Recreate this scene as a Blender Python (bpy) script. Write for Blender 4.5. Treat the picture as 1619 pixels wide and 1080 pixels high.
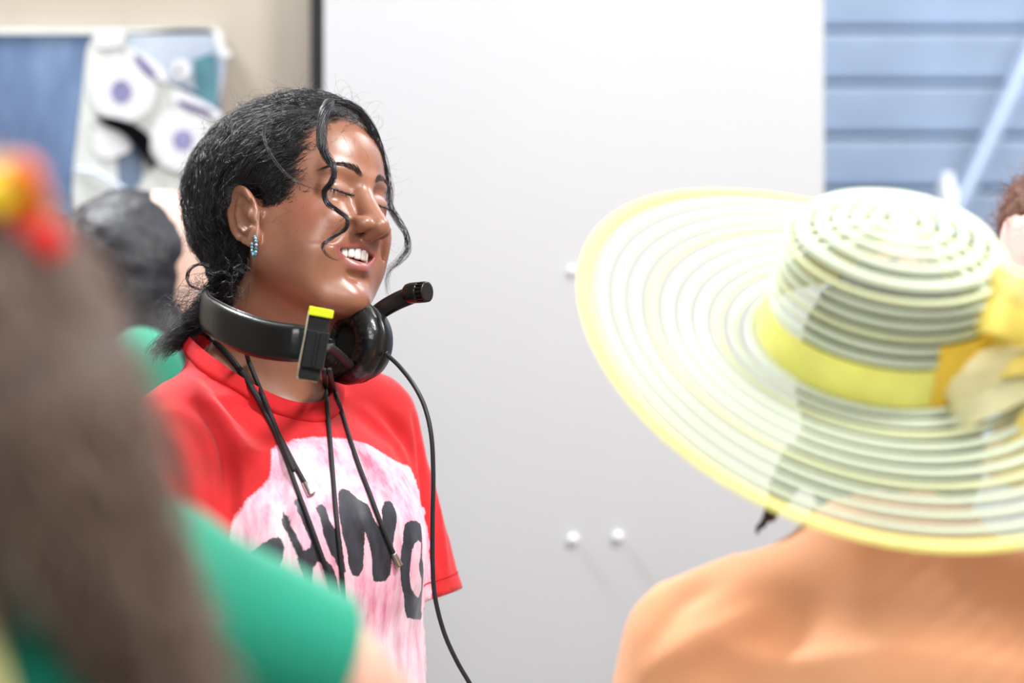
import bpy, bmesh, math, random
import numpy as np
from mathutils import Vector, Matrix
from mathutils.bvhtree import BVHTree

random.seed(7)
RNG = np.random.default_rng(11)
SC = bpy.context.scene
COL = SC.collection
for _o in list(bpy.data.objects):
    bpy.data.objects.remove(_o)

# ------------------------------------------------------------------ camera
CAM_Z = 1.40
FP = 1619 * 85 / 36            # focal length in pixels of the 1619 px frame
cam_d = bpy.data.cameras.new('camera')
cam_d.lens = 85
cam_d.sensor_width = 36
cam_d.sensor_fit = 'HORIZONTAL'
cam_d.clip_start = 0.05
cam_d.dof.use_dof = True
cam_d.dof.focus_distance = 2.47
cam_d.dof.aperture_fstop = 2.3
cam = bpy.data.objects.new('camera', cam_d)
cam.location = (0, 0, CAM_Z)
cam.rotation_euler = (math.pi / 2, 0, 0)
COL.objects.link(cam)
SC.camera = cam

# ------------------------------------------------------------------ light
SC.view_settings.view_transform = 'Standard'
SC.view_settings.look = 'None'
SC.view_settings.gamma = 1
SC.view_settings.use_curve_mapping = False
SC.view_settings.exposure = 0.12
W = bpy.data.worlds.new('world')
SC.world = W
W.use_nodes = True
W.node_tree.nodes['Background'].inputs[0].default_value = (0.93, 0.96, 1.0, 1)
W.node_tree.nodes['Background'].inputs[1].default_value = 0.40


def area(name, loc, target, size, power, col=(1, 1, 1), sy=None):
    d = bpy.data.lights.new(name, 'AREA')
    d.energy = power
    d.color = col
    d.shape = 'RECTANGLE'
    d.size = size
    d.size_y = sy or size
    o = bpy.data.objects.new(name, d)
    o.location = loc
    v = Vector(target) - Vector(loc)
    o.rotation_euler = v.to_track_quat('-Z', 'Y').to_euler()
    COL.objects.link(o)
    return o


# ceiling lamps of the hall and two added fills, front and slats (all out of frame, above)
area('ceiling_light_key', (1.3, 1.5, 3.3), (-0.2, 2.5, 1.4), 0.5, 74, (1.0, 0.985, 0.96))
area('ceiling_light_back', (-1.3, 3.25, 3.2), (0.45, 1.9, 1.3), 0.45, 84, (0.95, 0.98, 1.0))
area('fill_light_front', (0.15, -0.4, 2.75), (0.1, 2.4, 1.3), 1.0, 40, (1.0, 0.98, 0.96))  # low front fill, added to lift the near figures over the wall

area('slat_fill_light', (1.6, 3.9, 3.3), (1.4, 4.7, 1.7), 0.8, 58, (0.95, 0.98, 1.0))  # unseen lamp added to brighten the blue slats


# ------------------------------------------------------------------ helpers
def P3(x, y, d):
    """world point at depth d that the picture shows at pixel (x, y)"""
    return np.array([(x - 809.5) / FP * d, d, CAM_Z - (y - 540) / FP * d])


def link(o, parent=None):
    COL.objects.link(o)
    if parent is not None:
        o.parent = parent
    return o


def tag(o, label=None, cat=None, group=None, kind=None):
    if label: o['label'] = label
    if cat: o['category'] = cat
    if group: o['group'] = group
    if kind: o['kind'] = kind
    return o


def empty(name, loc, label=None, cat=None, group=None):
    o = bpy.data.objects.new(name, None)
    o.location = loc
    o.empty_display_size = 0.05
    COL.objects.link(o)
    bpy.context.view_layer.update()
    return tag(o, label, cat, group)


def mesh_obj(name, V, Fc, mat, parent=None, smooth=True, attrs=None):
    """V in world space; a parent at a plain location is taken off"""
    me = bpy.data.meshes.new(name)
    V = np.asarray(V, dtype=np.float64).reshape(-1, 3)
    if parent is not None:
        V = V - np.array(wloc(parent))
    if isinstance(Fc, np.ndarray):
        nf, k = Fc.shape
        me.vertices.add(len(V))
        me.vertices.foreach_set('co', V.astype(np.float32).ravel())
        me.loops.add(nf * k)
        me.loops.foreach_set('vertex_index', Fc.astype(np.int32).ravel())
        me.polygons.add(nf)
        me.polygons.foreach_set('loop_start', (np.arange(nf) * k).astype(np.int32))
        me.polygons.foreach_set('loop_total', np.full(nf, k, dtype=np.int32))
        me.update(calc_edges=True)
        me.validate()
    else:
        me.from_pydata([tuple(v) for v in V], [], [list(f) for f in Fc])
        me.update()
    if attrs:
        for k, a in attrs.items():
            a = np.asarray(a, dtype=np.float32)
            if a.ndim == 1:
                at = me.attributes.new(k, 'FLOAT', 'POINT')
                at.data.foreach_set('value', a)
            else:
                at = me.attributes.new(k, 'FLOAT_VECTOR', 'POINT')
                at.data.foreach_set('vector', a.ravel())
    if smooth:
        me.polygons.foreach_set('use_smooth', np.ones(len(me.polygons), dtype=bool))
    if mat is not None:
        me.materials.append(mat)
    o = bpy.data.objects.new(name, me)
    return link(o, parent)


def wloc(o):
    p = Vector((0, 0, 0))
    while o is not None:
        p = p + o.location
        o = o.parent
    return p


def hair_obj(name, strands, radii, mat, parent=None):
    """strands: list of (n,3) arrays, radii: list of (n,) arrays"""
    cu = bpy.data.hair_curves.new(name)
    cu.add_curves([len(s) for s in strands])
    pos = np.concatenate(strands).astype(np.float64)
    if parent is not None:
        pos = pos - np.array(wloc(parent))
    cu.points.foreach_set('position', pos.astype(np.float32).ravel())
    cu.points.foreach_set('radius', np.concatenate(radii).astype(np.float32))
    cu.materials.append(mat)
    o = bpy.data.objects.new(name, cu)
    return link(o, parent)


def frames(pts):
    pts = np.asarray(pts, float)
    t = np.gradient(pts, axis=0)
    t /= np.linalg.norm(t, axis=1)[:, None] + 1e-12
    n = np.zeros_like(t)
    a = np.array([0, 0, 1.]) if abs(t[0, 2]) < .9 else np.array([1., 0, 0])
    n[0] = np.cross(t[0], a)
    n[0] /= np.linalg.norm(n[0])
    for i in range(1, len(t)):
        v = n[i - 1] - t[i] * np.dot(n[i - 1], t[i])
        n[i] = v / (np.linalg.norm(v) + 1e-12)
    return t, n, np.cross(t, n)


def tube(pts, r, k=10, cap=True, rx=None, up=None):
    """swept tube; r may be an array; rx = second half-axis along up"""
    pts = np.asarray(pts, float)
    t, n, b = frames(pts)
    if up is not None:
        up = np.asarray(up, float)
        if up.ndim == 1:
            up = np.tile(up, (len(pts), 1))
        b = up - t * np.sum(up * t, 1)[:, None]
        b /= np.linalg.norm(b, axis=1)[:, None]
        n = np.cross(b, t)
    r = np.broadcast_to(np.asarray(r, float), (len(pts),))
    rb = r if rx is None else np.broadcast_to(np.asarray(rx, float), (len(pts),))
    a = np.arange(k) * 2 * math.pi / k
    V = (pts[:, None] + n[:, None] * (np.cos(a)[None, :, None] * r[:, None, None])
         + b[:, None] * (np.sin(a)[None, :, None] * rb[:, None, None])).reshape(-1, 3)
    Fc = []
    m = len(pts)
    for i in range(m - 1):
        for j in range(k):
            j2 = (j + 1) % k
            Fc.append((i * k + j, i * k + j2, (i + 1) * k + j2, (i + 1) * k + j))
    if cap:
        Fc.append(tuple(range(k))[::-1])
        Fc.append(tuple((m - 1) * k + j for j in range(k)))
    return V, Fc


def merge(*parts):
    V, Fc, n = [], [], 0
    for v, f in parts:
        v = np.asarray(v, float)
        V.append(v)
        Fc += [tuple(i + n for i in q) for q in f]
        n += len(v)
    return np.concatenate(V), Fc


def box(c, s, ax=None, bev=0.0):
    """box centred c, full size s, axes ax rows; optional chamfered edges"""
    bm = bmesh.new()
    bmesh.ops.create_cube(bm, size=1)
    for v in bm.verts:
        v.co = Vector((v.co.x * s[0], v.co.y * s[1], v.co.z * s[2]))
    if bev > 0:
        bmesh.ops.bevel(bm, geom=bm.edges[:], offset=bev, segments=2, affect='EDGES', profile=0.5)
    bm.verts.index_update()
    V = np.array([v.co[:] for v in bm.verts])
    Fc = [tuple(v.index for v in f.verts) for f in bm.faces]
    bm.free()
    if ax is not None:
        V = V @ np.asarray(ax, float)
    return V + np.asarray(c, float), Fc


def lathe(prof, c, axis, k=32, x=None):
    """prof: (r, h) pairs along axis from c"""
    axis = np.asarray(axis, float)
    axis /= np.linalg.norm(axis)
    if x is None:
        x = np.array([1., 0, 0]) if abs(axis[0]) < .8 else np.array([0, 1., 0])
    x = np.asarray(x, float)
    x = x - axis * x.dot(axis)
    x /= np.linalg.norm(x)
    y = np.cross(axis, x)
    a = np.arange(k) * 2 * math.pi / k
    V = []
    for r, h in prof:
        V.append(np.asarray(c, float) + axis * h + r * (np.cos(a)[:, None] * x + np.sin(a)[:, None] * y))
    V = np.concatenate(V)
    Fc = []
    for i in range(len(prof) - 1):
        for j in range(k):
            j2 = (j + 1) % k
            Fc.append((i * k + j, i * k + j2, (i + 1) * k + j2, (i + 1) * k + j))
    if prof[0][0] > 1e-6:
        Fc.append(tuple(range(k))[::-1])
    if prof[-1][0] > 1e-6:
        Fc.append(tuple((len(prof) - 1) * k + j for j in range(k)))
    return V, Fc


def catmull(pts, n=8):
    pts = np.asarray(pts, float)
    P = np.vstack([2 * pts[0] - pts[1], pts, 2 * pts[-1] - pts[-2]])
    out = []
    for i in range(1, len(P) - 2):
        for t in np.arange(n) / n:
            a, b, c, d = P[i - 1:i + 3]
            out.append(.5 * (2 * b + (c - a) * t + (2 * a - 5 * b + 4 * c - d) * t * t + (3 * b - a - 3 * c + d) * t ** 3))
    out.append(pts[-1])
    return np.array(out)


# ------------------------------------------------------------------ signed distance sculpting
def sm(a, b, k):
    h = np.clip(.5 + .5 * (b - a) / k, 0, 1)
    return b * (1 - h) + a * h - k * h * (1 - h)


def ssub(a, b, k):
    """take b away from a"""
    return -sm(-a, b, k)


def ell(p, c, r):
    q = p - np.asarray(c, float)
    r = np.asarray(r, float)
    k0 = np.sqrt(((q / r) ** 2).sum(-1))
    k1 = np.sqrt(((q / (r * r)) ** 2).sum(-1)) + 1e-9
    return k0 * (k0 - 1) / k1


def cone(p, a, b, ra, rb):
    a = np.asarray(a, float)
    b = np.asarray(b, float)
    ab = b - a
    t = np.clip(((p - a) @ ab) / ab.dot(ab), 0, 1)
    return np.linalg.norm(p - a - t[:, None] * ab, axis=1) - (ra + (rb - ra) * t)


def chain(p, pts, rs, k=0):
    d = None
    for i in range(len(pts) - 1):
        e = cone(p, pts[i], pts[i + 1], rs[i], rs[i + 1])
        d = e if d is None else (np.minimum(d, e) if k == 0 else sm(d, e, k))
    return d


def surface(fn, lo, hi, h, c=5):
    """naive surface nets over a narrow band"""
    lo = np.asarray(lo, float)
    hi = np.asarray(hi, float)
    H = h * c
    nc = np.ceil((hi - lo) / H).astype(int)
    ii = np.stack(np.meshgrid(*[np.arange(n) for n in nc], indexing='ij'), -1).reshape(-1, 3)
    d = fn(lo + (ii + .5) * H)
    act = np.abs(d) < H * 1.9
    nf = nc * c + 1
    S = np.repeat(np.repeat(np.repeat(np.where(d < 0, -1., 1.).reshape(nc), c, 0), c, 1), c, 2).astype(np.float32)
    D = np.ones(nf, np.float32)
    D[:-1, :-1, :-1] = S
    mask = np.zeros(nf, bool)
    base = ii[act] * c
    oo = np.stack(np.meshgrid(*[np.arange(c + 1)] * 3, indexing='ij'), -1).reshape(-1, 3)
    for o in oo:
        q = base + o
        mask[q[:, 0], q[:, 1], q[:, 2]] = True
    idx = np.argwhere(mask)
    vals = np.empty(len(idx), np.float32)
    for s in range(0, len(idx), 200000):
        vals[s:s + 200000] = fn(lo + idx[s:s + 200000] * h)
    D[idx[:, 0], idx[:, 1], idx[:, 2]] = vals
    neg = D < 0
    cnt = np.zeros(np.array(nf) - 1, np.int8)
    allm = np.ones(np.array(nf) - 1, bool)
    sl = [slice(0, -1), slice(1, None)]
    for a in (0, 1):
        for b in (0, 1):
            for e in (0, 1):
                cnt += neg[sl[a], sl[b], sl[e]]
                allm &= mask[sl[a], sl[b], sl[e]]
    cell = (cnt > 0) & (cnt < 8) & allm
    ci = np.argwhere(cell)
    vid = -np.ones(cell.shape, np.int64)
    vid[cell] = np.arange(len(ci))
    acc = np.zeros((len(ci), 3))
    num = np.zeros(len(ci))
    cor = [(a, b, e) for a in (0, 1) for b in (0, 1) for e in (0, 1)]
    for x in range(8):
        for y in range(x + 1, 8):
            A, B = np.array(cor[x]), np.array(cor[y])
            if np.abs(A - B).sum() != 1:
                continue
            da = D[tuple((ci + A).T)]
            db = D[tuple((ci + B).T)]
            cr = (da < 0) != (db < 0)
            t = np.where(cr, da / np.where(cr, da - db, 1), 0)
            acc += np.where(cr[:, None], A + (B - A) * t[:, None], 0)
            num += cr
    V = lo + (ci + acc / num[:, None]) * h
    quads = []
    for ax in range(3):
        A = [slice(None)] * 3
        B = [slice(None)] * 3
        A[ax] = slice(0, -1)
        B[ax] = slice(1, None)
        ch = np.argwhere(neg[tuple(A)] != neg[tuple(B)])
        u, w = (ax + 1) % 3, (ax + 2) % 3
        ok = (ch[:, u] > 0) & (ch[:, w] > 0) & (ch[:, u] < nf[u] - 1) & (ch[:, w] < nf[w] - 1)
        ch = ch[ok]
        eu = np.zeros(3, int)
        ew = np.zeros(3, int)
        eu[u] = 1
        ew[w] = 1
        q = np.stack([vid[tuple((ch - eu - ew).T)], vid[tuple((ch - ew).T)], vid[tuple(ch.T)], vid[tuple((ch - eu).T)]], 1)
        inside = neg[tuple(ch.T)]
        q = np.where(inside[:, None], q, q[:, ::-1])
        quads.append(q[(q >= 0).all(1)])
    return V, np.concatenate(quads)


def relax(V, Q, it=2, lam=.5):
    n = len(V)
    for _ in range(it):
        acc = np.zeros((n, 3))
        num = np.zeros(n)
        for a, b in ((0, 1), (1, 2), (2, 3), (3, 0)):
            np.add.at(acc, Q[:, a], V[Q[:, b]])
            np.add.at(acc, Q[:, b], V[Q[:, a]])
            np.add.at(num, Q[:, a], 1)
            np.add.at(num, Q[:, b], 1)
        V = V + lam * (acc / np.maximum(num, 1)[:, None] - V)
    return V


def noise3(p, seed=0):
    """smooth value noise, p scaled by the caller"""
    p = np.asarray(p, float)
    i = np.floor(p).astype(np.int64)
    f = p - i
    f = f * f * (3 - 2 * f)

    def hsh(x, y, z):
        n = (x * 374761393 + y * 668265263 + z * 2147483647 + seed * 1274126177) & 0xffffffff
        n = ((n ^ (n >> 13)) * 1274126177) & 0xffffffff
        return ((n ^ (n >> 16)) & 0xffff) / 32767.5 - 1
    r = 0
    for a in (0, 1):
        for b in (0, 1):
            for e in (0, 1):
                w = (f[..., 0] if a else 1 - f[..., 0]) * (f[..., 1] if b else 1 - f[..., 1]) * (f[..., 2] if e else 1 - f[..., 2])
                r = r + w * hsh(i[..., 0] + a, i[..., 1] + b, i[..., 2] + e)
    return r


def seg2(p, a, b):
    a = np.asarray(a, float)
    b = np.asarray(b, float)
    ab = b - a
    t = np.clip(((p - a) @ ab) / max(ab.dot(ab), 1e-12), 0, 1)
    return np.linalg.norm(p - a - t[:, None] * ab, axis=1)


def poly_sd(p, poly):
    """signed distance to a closed 2-D outline, negative inside"""
    poly = np.asarray(poly, float)
    d = np.full(len(p), 1e9)
    ins = np.zeros(len(p), bool)
    for i in range(len(poly)):
        a, b = poly[i], poly[(i + 1) % len(poly)]
        d = np.minimum(d, seg2(p, a, b))
        c = (a[1] > p[:, 1]) != (b[1] > p[:, 1])
        with np.errstate(divide='ignore', invalid='ignore'):
            xx = (b[0] - a[0]) * (p[:, 1] - a[1]) / (b[1] - a[1]) + a[0]
        ins ^= c & (p[:, 0] < xx)
    return np.where(ins, -d, d)


# ------------------------------------------------------------------ materials
def srgb(r, g, b):
    return tuple(((v / 255) / 12.92 if v / 255 <= .04045 else ((v / 255 + .055) / 1.055) ** 2.4) for v in (r, g, b)) + (1,)


class Mat:
    def __init__(s, name):
        s.m = bpy.data.materials.new(name)
        s.m.use_nodes = True
        s.t = s.m.node_tree
        s.b = s.t.nodes['Principled BSDF']

    def n(s, kind, **kw):
        x = s.t.nodes.new(kind)
        for k, v in kw.items():
            if k.startswith('i_'):
                x.inputs[k[2:].replace('_', ' ')].default_value = v
            else:
                setattr(x, k, v)
        return x

    def l(s, a, b):
        s.t.links.new(a, b)

    def noise(s, scale, detail=3, rough=.5, coord='Object', stretch=None):
        tc = s.n('ShaderNodeTexCoord')
        o = tc.outputs[coord]
        if stretch:
            mp = s.n('ShaderNodeMapping')
            mp.inputs['Scale'].default_value = stretch
            s.l(o, mp.inputs[0])
            o = mp.outputs[0]
        x = s.n('ShaderNodeTexNoise', i_Scale=scale, i_Detail=detail, i_Roughness=rough)
        s.l(o, x.inputs['Vector'])
        return x.outputs['Fac']

    def ramp(s, fac, stops, interp='LINEAR'):
        x = s.n('ShaderNodeValToRGB')
        x.color_ramp.interpolation = interp
        e = x.color_ramp.elements
        while len(e) < len(stops):
            e.new(.5)
        for q, (p, c) in zip(e, stops):
            q.position = p
            q.color = c
        s.l(fac, x.inputs[0])
        return x.outputs[0]

    def mix(s, fac, a, b, mode='MIX'):
        x = s.n('ShaderNodeMix', data_type='RGBA', blend_type=mode)
        for v, sock in ((fac, x.inputs[0]), (a, x.inputs[6]), (b, x.inputs[7])):
            if isinstance(v, (int, float, tuple)):
                sock.default_value = v
            else:
                s.l(v, sock)
        return x.outputs[2]

    def math(s, op, a, b=None, c=None):
        x = s.n('ShaderNodeMath', operation=op)
        for v, sock in zip((a, b, c), x.inputs):
            if v is None: continue
            if isinstance(v, (int, float)):
                sock.default_value = v
            else:
                s.l(v, sock)
        return x.outputs[0]

    def attr(s, name, out='Fac'):
        return s.n('ShaderNodeAttribute', attribute_name=name).outputs[out]

    def bump(s, h, strength=.3, dist=.002):
        x = s.n('ShaderNodeBump', i_Strength=strength, i_Distance=dist)
        s.l(h, x.inputs['Height'])
        s.l(x.outputs[0], s.b.inputs['Normal'])

    def set(s, **kw):
        for k, v in kw.items():
            i = s.b.inputs[k.replace('_', ' ')]
            if isinstance(v, (int, float, tuple)):
                i.default_value = v
            else:
                s.l(v, i)
        return s


def plain(name, col, rough=.6, var=.06, scale=30, bump=0, bscale=200, bdist=.001, spec=.5, metal=0, sheen=0, coat=0, sss=0, stretch=None):
    m = Mat(name)
    c2 = tuple(max(0, v * (1 - var * 2)) for v in col[:3]) + (1,)
    c1 = tuple(min(1, v * (1 + var)) for v in col[:3]) + (1,)
    m.set(Base_Color=m.ramp(m.noise(scale, stretch=stretch), [(.3, c2), (.7, c1)]), Roughness=rough, Metallic=metal)
    m.b.inputs['Specular IOR Level'].default_value = spec
    if sheen: m.b.inputs['Sheen Weight'].default_value = sheen
    if coat: m.b.inputs['Coat Weight'].default_value = coat
    if sss:
        m.b.inputs['Subsurface Weight'].default_value = sss
        m.b.inputs['Subsurface Scale'].default_value = .01
    if bump: m.bump(m.noise(bscale, 4), bump, bdist)
    return m.m


def hair_mat(name, col, rough=.35, var=.3, spec=.5):
    m = Mat(name)
    hi = m.n('ShaderNodeHairInfo')
    c2 = tuple(v * (1 - var) for v in col[:3]) + (1,)
    c1 = tuple(min(1, v * (1 + var)) for v in col[:3]) + (1,)
    m.set(Base_Color=m.ramp(hi.outputs['Random'], [(0, c2), (1, c1)]), Roughness=rough)
    m.b.inputs['Specular IOR Level'].default_value = spec
    return m.m
# ------------------------------------------------------------------ the place
def struct(name, V, Fc, mat, smooth=False):
    o = mesh_obj(name, V, Fc, mat, None, smooth)
    o['kind'] = 'structure'
    return o


def slab(name, lo, hi, mat, bev=0):
    lo, hi = np.array(lo, float), np.array(hi, float)
    return struct(name, *box((lo + hi) / 2, hi - lo, None, bev), mat)


m = Mat('floor_lino')
m.set(Base_Color=m.ramp(m.noise(3, 5), [(.3, srgb(120, 112, 104)), (.7, srgb(150, 142, 132))]), Roughness=.5)
m.bump(m.noise(60, 4), .1, .002)
FLOOR_M = m.m
m = Mat('white_painted_board')
w1 = m.ramp(m.noise(1.3, 4), [(.3, srgb(195, 197, 203)), (.7, srgb(203, 205, 210))])
sc_ = m.ramp(m.noise(7, 5, .7), [(.62, (0, 0, 0, 1)), (.78, (1, 1, 1, 1))])
m.set(Base_Color=m.mix(m.math('MULTIPLY', sc_, .10), w1, srgb(172, 172, 178)), Roughness=.55)
m.bump(m.noise(30, 3), .05, .002)
WHITE_M = m.m
m = Mat('beige_plaster')
b1 = m.ramp(m.noise(2.2, 4), [(.3, srgb(160, 150, 137)), (.7, srgb(176, 167, 155))])
st_ = m.ramp(m.noise(9, 4, .6, stretch=(1, 1, .12)), [(.60, (0, 0, 0, 1)), (.75, (1, 1, 1, 1))])
m.set(Base_Color=m.mix(m.math('MULTIPLY', st_, .35), b1, srgb(124, 115, 105)), Roughness=.8)
m.bump(m.noise(40, 4), .15, .002)
BEIGE_M = m.m
DARK_M = plain('gap_shade_and_foot', srgb(26, 24, 24), .7, .2, 40)  # dark colour stands for shade in the gap; also the pole foot
CEIL_M = plain('ceiling_white', srgb(225, 224, 220), .8, .04, 4)
BLUEW_M = plain('blue_grey_slat_paint', srgb(160, 180, 208), .45, .06, 8, .08, 60, .001)
DARKIN_M = plain('dark_behind_slats', srgb(40, 46, 56), .8, .15, 10)

slab('floor', (-3.2, -1.6, -.06), (3.2, 5.6, 0), FLOOR_M)
slab('wall_left_back', (-3.2, 3.62, 0), (-.292, 3.74, 3.6), BEIGE_M)
slab('trim_gap_shade', (-.300, 3.60, 0), (-.268, 3.66, 3.6), DARK_M)  # solid dark strip put in for the shaded gap between the walls
slab('wall_white_partition', (-.272, 3.50, 0), (.4522, 3.60, 3.6), WHITE_M, .003)
slab('wall_side_left', (-3.2, -1.6, 0), (-3.1, 3.62, 3.6), BEIGE_M)
slab('wall_side_right', (3.1, -1.6, 0), (3.2, 5.6, 3.6), BEIGE_M)
slab('ceiling', (-3.2, -1.6, 3.6), (3.2, 5.6, 3.66), CEIL_M)

# slatted shutter seen past the partition: every slat a piece
shut = empty('window_1', (1.2, 4.75, 0))
shut['kind'] = 'structure'
D = 4.66
sp = .1025
z_gap0 = CAM_Z - (48 - 540) / FP * D
V, Fc = box((0, 0, 0), (2.6, .030, .0905), None, .006)
prim = None
z0 = z_gap0 - sp * 24
V = np.array(V)
V[:, 1] += (V[:, 2]) * -.20
for i in range(36):
    zc = z0 + sp * (i + .5)
    if zc < .2 or zc > 3.4: continue
    if prim is None:
        prim = mesh_obj('slat', V + np.array([1.45, D, zc]), Fc, BLUEW_M, shut, False)
        zp = zc
    else:
        o = prim.copy()
        o.location = prim.location + Vector((0, 0, zc - zp))
        COL.objects.link(o)
        o.parent = shut
V, Fc = box((1.45, D + .12, 1.8), (2.9, .04, 3.6))
mesh_obj('backing', V, Fc, DARKIN_M, shut, False)
V, Fc = box((.20, D + .02, 1.8), (.10, .10, 3.6))
mesh_obj('frame_post', V, Fc, DARKIN_M, shut, False)
# lamp stand leaning in front of the slats
METAL_G = plain('grey_painted_metal', srgb(164, 180, 206), .4, .05, 60, metal=.2)
a_, b_ = P3(1640, 60, 4.35), P3(1528, 300, 4.35)
dirp = (b_ - a_) / np.linalg.norm(b_ - a_)
foot = b_ + dirp * ((b_[2] - .0) / -dirp[2]) if dirp[2] < 0 else b_
top_ = a_ - dirp * .9
pr = empty('leaning_pole', foot, 'pale grey metal pole leaning in front of the blue slats', 'pole')
V, Fc = tube([foot + np.array([0, 0, .004]), top_], .017, 14)
mesh_obj('pole', V, Fc, METAL_G, pr)
V, Fc = lathe([(.024, 0), (.024, .03), (.017, .036)], foot, -dirp, 14)
mesh_obj('foot', V, Fc, DARK_M, pr)
cpt = P3(1497, 300, 4.3)
WHP = plain('white_plastic', srgb(232, 238, 246), .35, .03, 60)
V, Fc = lathe([(.016, 0), (.018, .01), (.018, .045), (.013, .056), (.011, .060), (.011, .072), (.009, .074)], cpt - np.array([0, 0, .045]), (0, 0, 1), 20)
stand = empty('floor_stand', (cpt[0], cpt[1], 0), 'thin grey stand with a white knob before the blue slats', 'stand')
mesh_obj('knob', V, Fc, WHP, stand)
V, Fc = tube([np.array([cpt[0], cpt[1], .012]), cpt - np.array([0, 0, .045])], .012, 12)
mesh_obj('pole', V, Fc, METAL_G, stand)
V, Fc = lathe([(.14, 0), (.14, .008), (.03, .016), (.012, .03)], (cpt[0], cpt[1], 0), (0, 0, 1), 24)
mesh_obj('base', V, Fc, METAL_G, stand)

# small glints on the partition, put in as near-white raised dots
GLINT = plain('white_glint_dot', srgb(250, 251, 255), .12, .01, 60, coat=1)
for x, y, r, lab in ((907, 852, .0075, 'white pin dot low on the partition, first of the pair'), (978, 848, .0075, 'white pin dot low on the partition, second of the pair nearer the orange shoulder'),
                     (906, 428, .006, 'single white pin dot on the partition beside the hat brim')):
    p = P3(x, y, 3.5)
    V, Fc = lathe([(r * .45, 0), (r * .5, .004), (r, .006), (r * .96, .009), (r * .6, .0115), (r * .05, .0125)], p, (0, -1, 0), 20)
    o = mesh_obj('glint_dot', V, Fc, GLINT)
    tag(o, lab, 'glint', 'glint dots on the white partition')

# ------------------------------------------------------------------ painted poster with paper eyes
PD = 3.60
BX0, BX1 = P3(-60, 0, PD)[0], P3(347, 0, PD)[0]
BZ1, BZ0 = P3(0, 47, PD)[2], P3(0, 345, PD)[2]
post = empty('poster_board', ((BX0 + BX1) / 2, 3.62, BZ0), 'painted board with two round paper eyes pinned on the beige wall', 'poster')
m = Mat('blue_wash_paint')
cc = m.ramp(m.noise(5.5, 5, .6, stretch=(1.2, 1, .5)), [(.30, srgb(66, 82, 118)), (.5, srgb(98, 122, 160)), (.7, srgb(142, 160, 188))])
m.set(Base_Color=cc, Roughness=.7)
BOARD_M = m.m
m = Mat('pale_wash_paint')
m.set(Base_Color=m.ramp(m.noise(7, 5, .6), [(.3, srgb(140, 152, 174)), (.55, srgb(178, 188, 202)), (.7, srgb(206, 212, 218))]), Roughness=.75)
PALE_M = m.m
PAPER = plain('white_paper', srgb(214, 215, 220), .9, .02, 20, spec=.1)
CREAMP = plain('cream_paper', srgb(206, 209, 207), .9, .05, 12, spec=.1)
LAV = plain('lavender_paint', srgb(138, 136, 176), .9, .12, 40, spec=.1)
PURP = plain('purple_marker', srgb(100, 90, 140), .9, .15, 60, spec=.1)
BLKP = plain('black_card', srgb(10, 10, 13), 1.0, .15, 60, spec=.05)
TEAL = plain('teal_paint', srgb(84, 126, 138), .9, .2, 16, spec=.1)
SLATE = plain('slate_paint', srgb(104, 118, 140), .9, .12, 16, spec=.1)
V, Fc = box(((BX0 + BX1) / 2, PD + .010, (BZ0 + BZ1) / 2), (BX1 - BX0, .012, BZ1 - BZ0), None, .001)
mesh_obj('board', V, Fc, BOARD_M, post, False)
V, Fc = box(((BX0 + BX1) / 2, PD + .006, BZ1 - .003), (BX1 - BX0, .014, .009), None, .001)
mesh_obj('border', V, Fc, CREAMP, post, False)


def cutout(name, px, lvl, mat, parent=post, th=.0016, smooth=True):
    """flat card piece with real thickness, glued at height lvl above the board"""
    o = np.array(px, float)
    if smooth:
        o = catmull(np.vstack([o, o[:1]]), 5)[:-1]
    y = PD - lvl
    A = np.array([P3(x, yy_, PD) for x, yy_ in o])
    n = len(A)
    A1, A2 = A.copy(), A.copy()
    A1[:, 1] = y
    A2[:, 1] = y + th
    area_ = np.sum(A1[:, 0] * np.roll(A1[:, 2], -1) - np.roll(A1[:, 0], -1) * A1[:, 2])
    Fc = [tuple(range(n)) if area_ > 0 else tuple(range(n))[::-1], tuple(range(n, 2 * n))[::-1] if area_ > 0 else tuple(range(n, 2 * n))]
    Fc += [(i, (i + 1) % n, n + (i + 1) % n, n + i)[::(-1 if area_ > 0 else 1)] for i in range(n)]
    return mesh_obj(name, np.concatenate([A1, A2]), Fc, mat, parent, False)


def disc_px(cx, cy, rx, ry=None, n=14):
    ry = ry or rx
    return [(cx + rx * math.cos(2 * math.pi * i / n), cy + ry * math.sin(2 * math.pi * i / n)) for i in range(n)]


cutout('paper_figure', [(112, 335), (118, 250), (130, 150), (140, 70), (165, 55), (200, 62), (215, 100), (260, 130), (330, 165), (345, 190), (345, 300), (300, 343), (200, 343)], .0, CREAMP)
cutout('painted_panel', [(200, 52), (344, 52), (344, 165), (300, 140), (240, 125), (212, 90)], .001, PALE_M)
cutout('teal_patch', [(305, 95), (338, 85), (344, 110), (343, 160), (330, 170), (312, 150)], .003, TEAL)
cutout('grey_patch', [(186, 225), (205, 215), (222, 240), (224, 285), (205, 300), (188, 285)], .002, SLATE)
cutout('paper_curl', [(146, 62), (160, 50), (185, 48), (198, 60), (188, 72), (158, 76)], .004, PAPER)
e = cutout('paper_eye', disc_px(195, 141, 52, 53), .006, PAPER)
cutout('iris', disc_px(193, 146, 17, 19), .0005, LAV, e).location.y -= .006
e = cutout('paper_eye', disc_px(289, 222, 51, 50), .006, PAPER)
cutout('iris', disc_px(290, 222, 16, 17), .0005, LAV, e).location.y -= .006
e = cutout('small_paper_eye', disc_px(287, 110, 15, 15), .006, PAPER)
cutout('pupil', disc_px(284, 111, 4, 5), .0005, BLKP, e).location.y -= .006
cutout('paper_brow', [(196, 78), (222, 82), (262, 112), (262, 130), (240, 122), (214, 100)], .005, PAPER)
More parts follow.
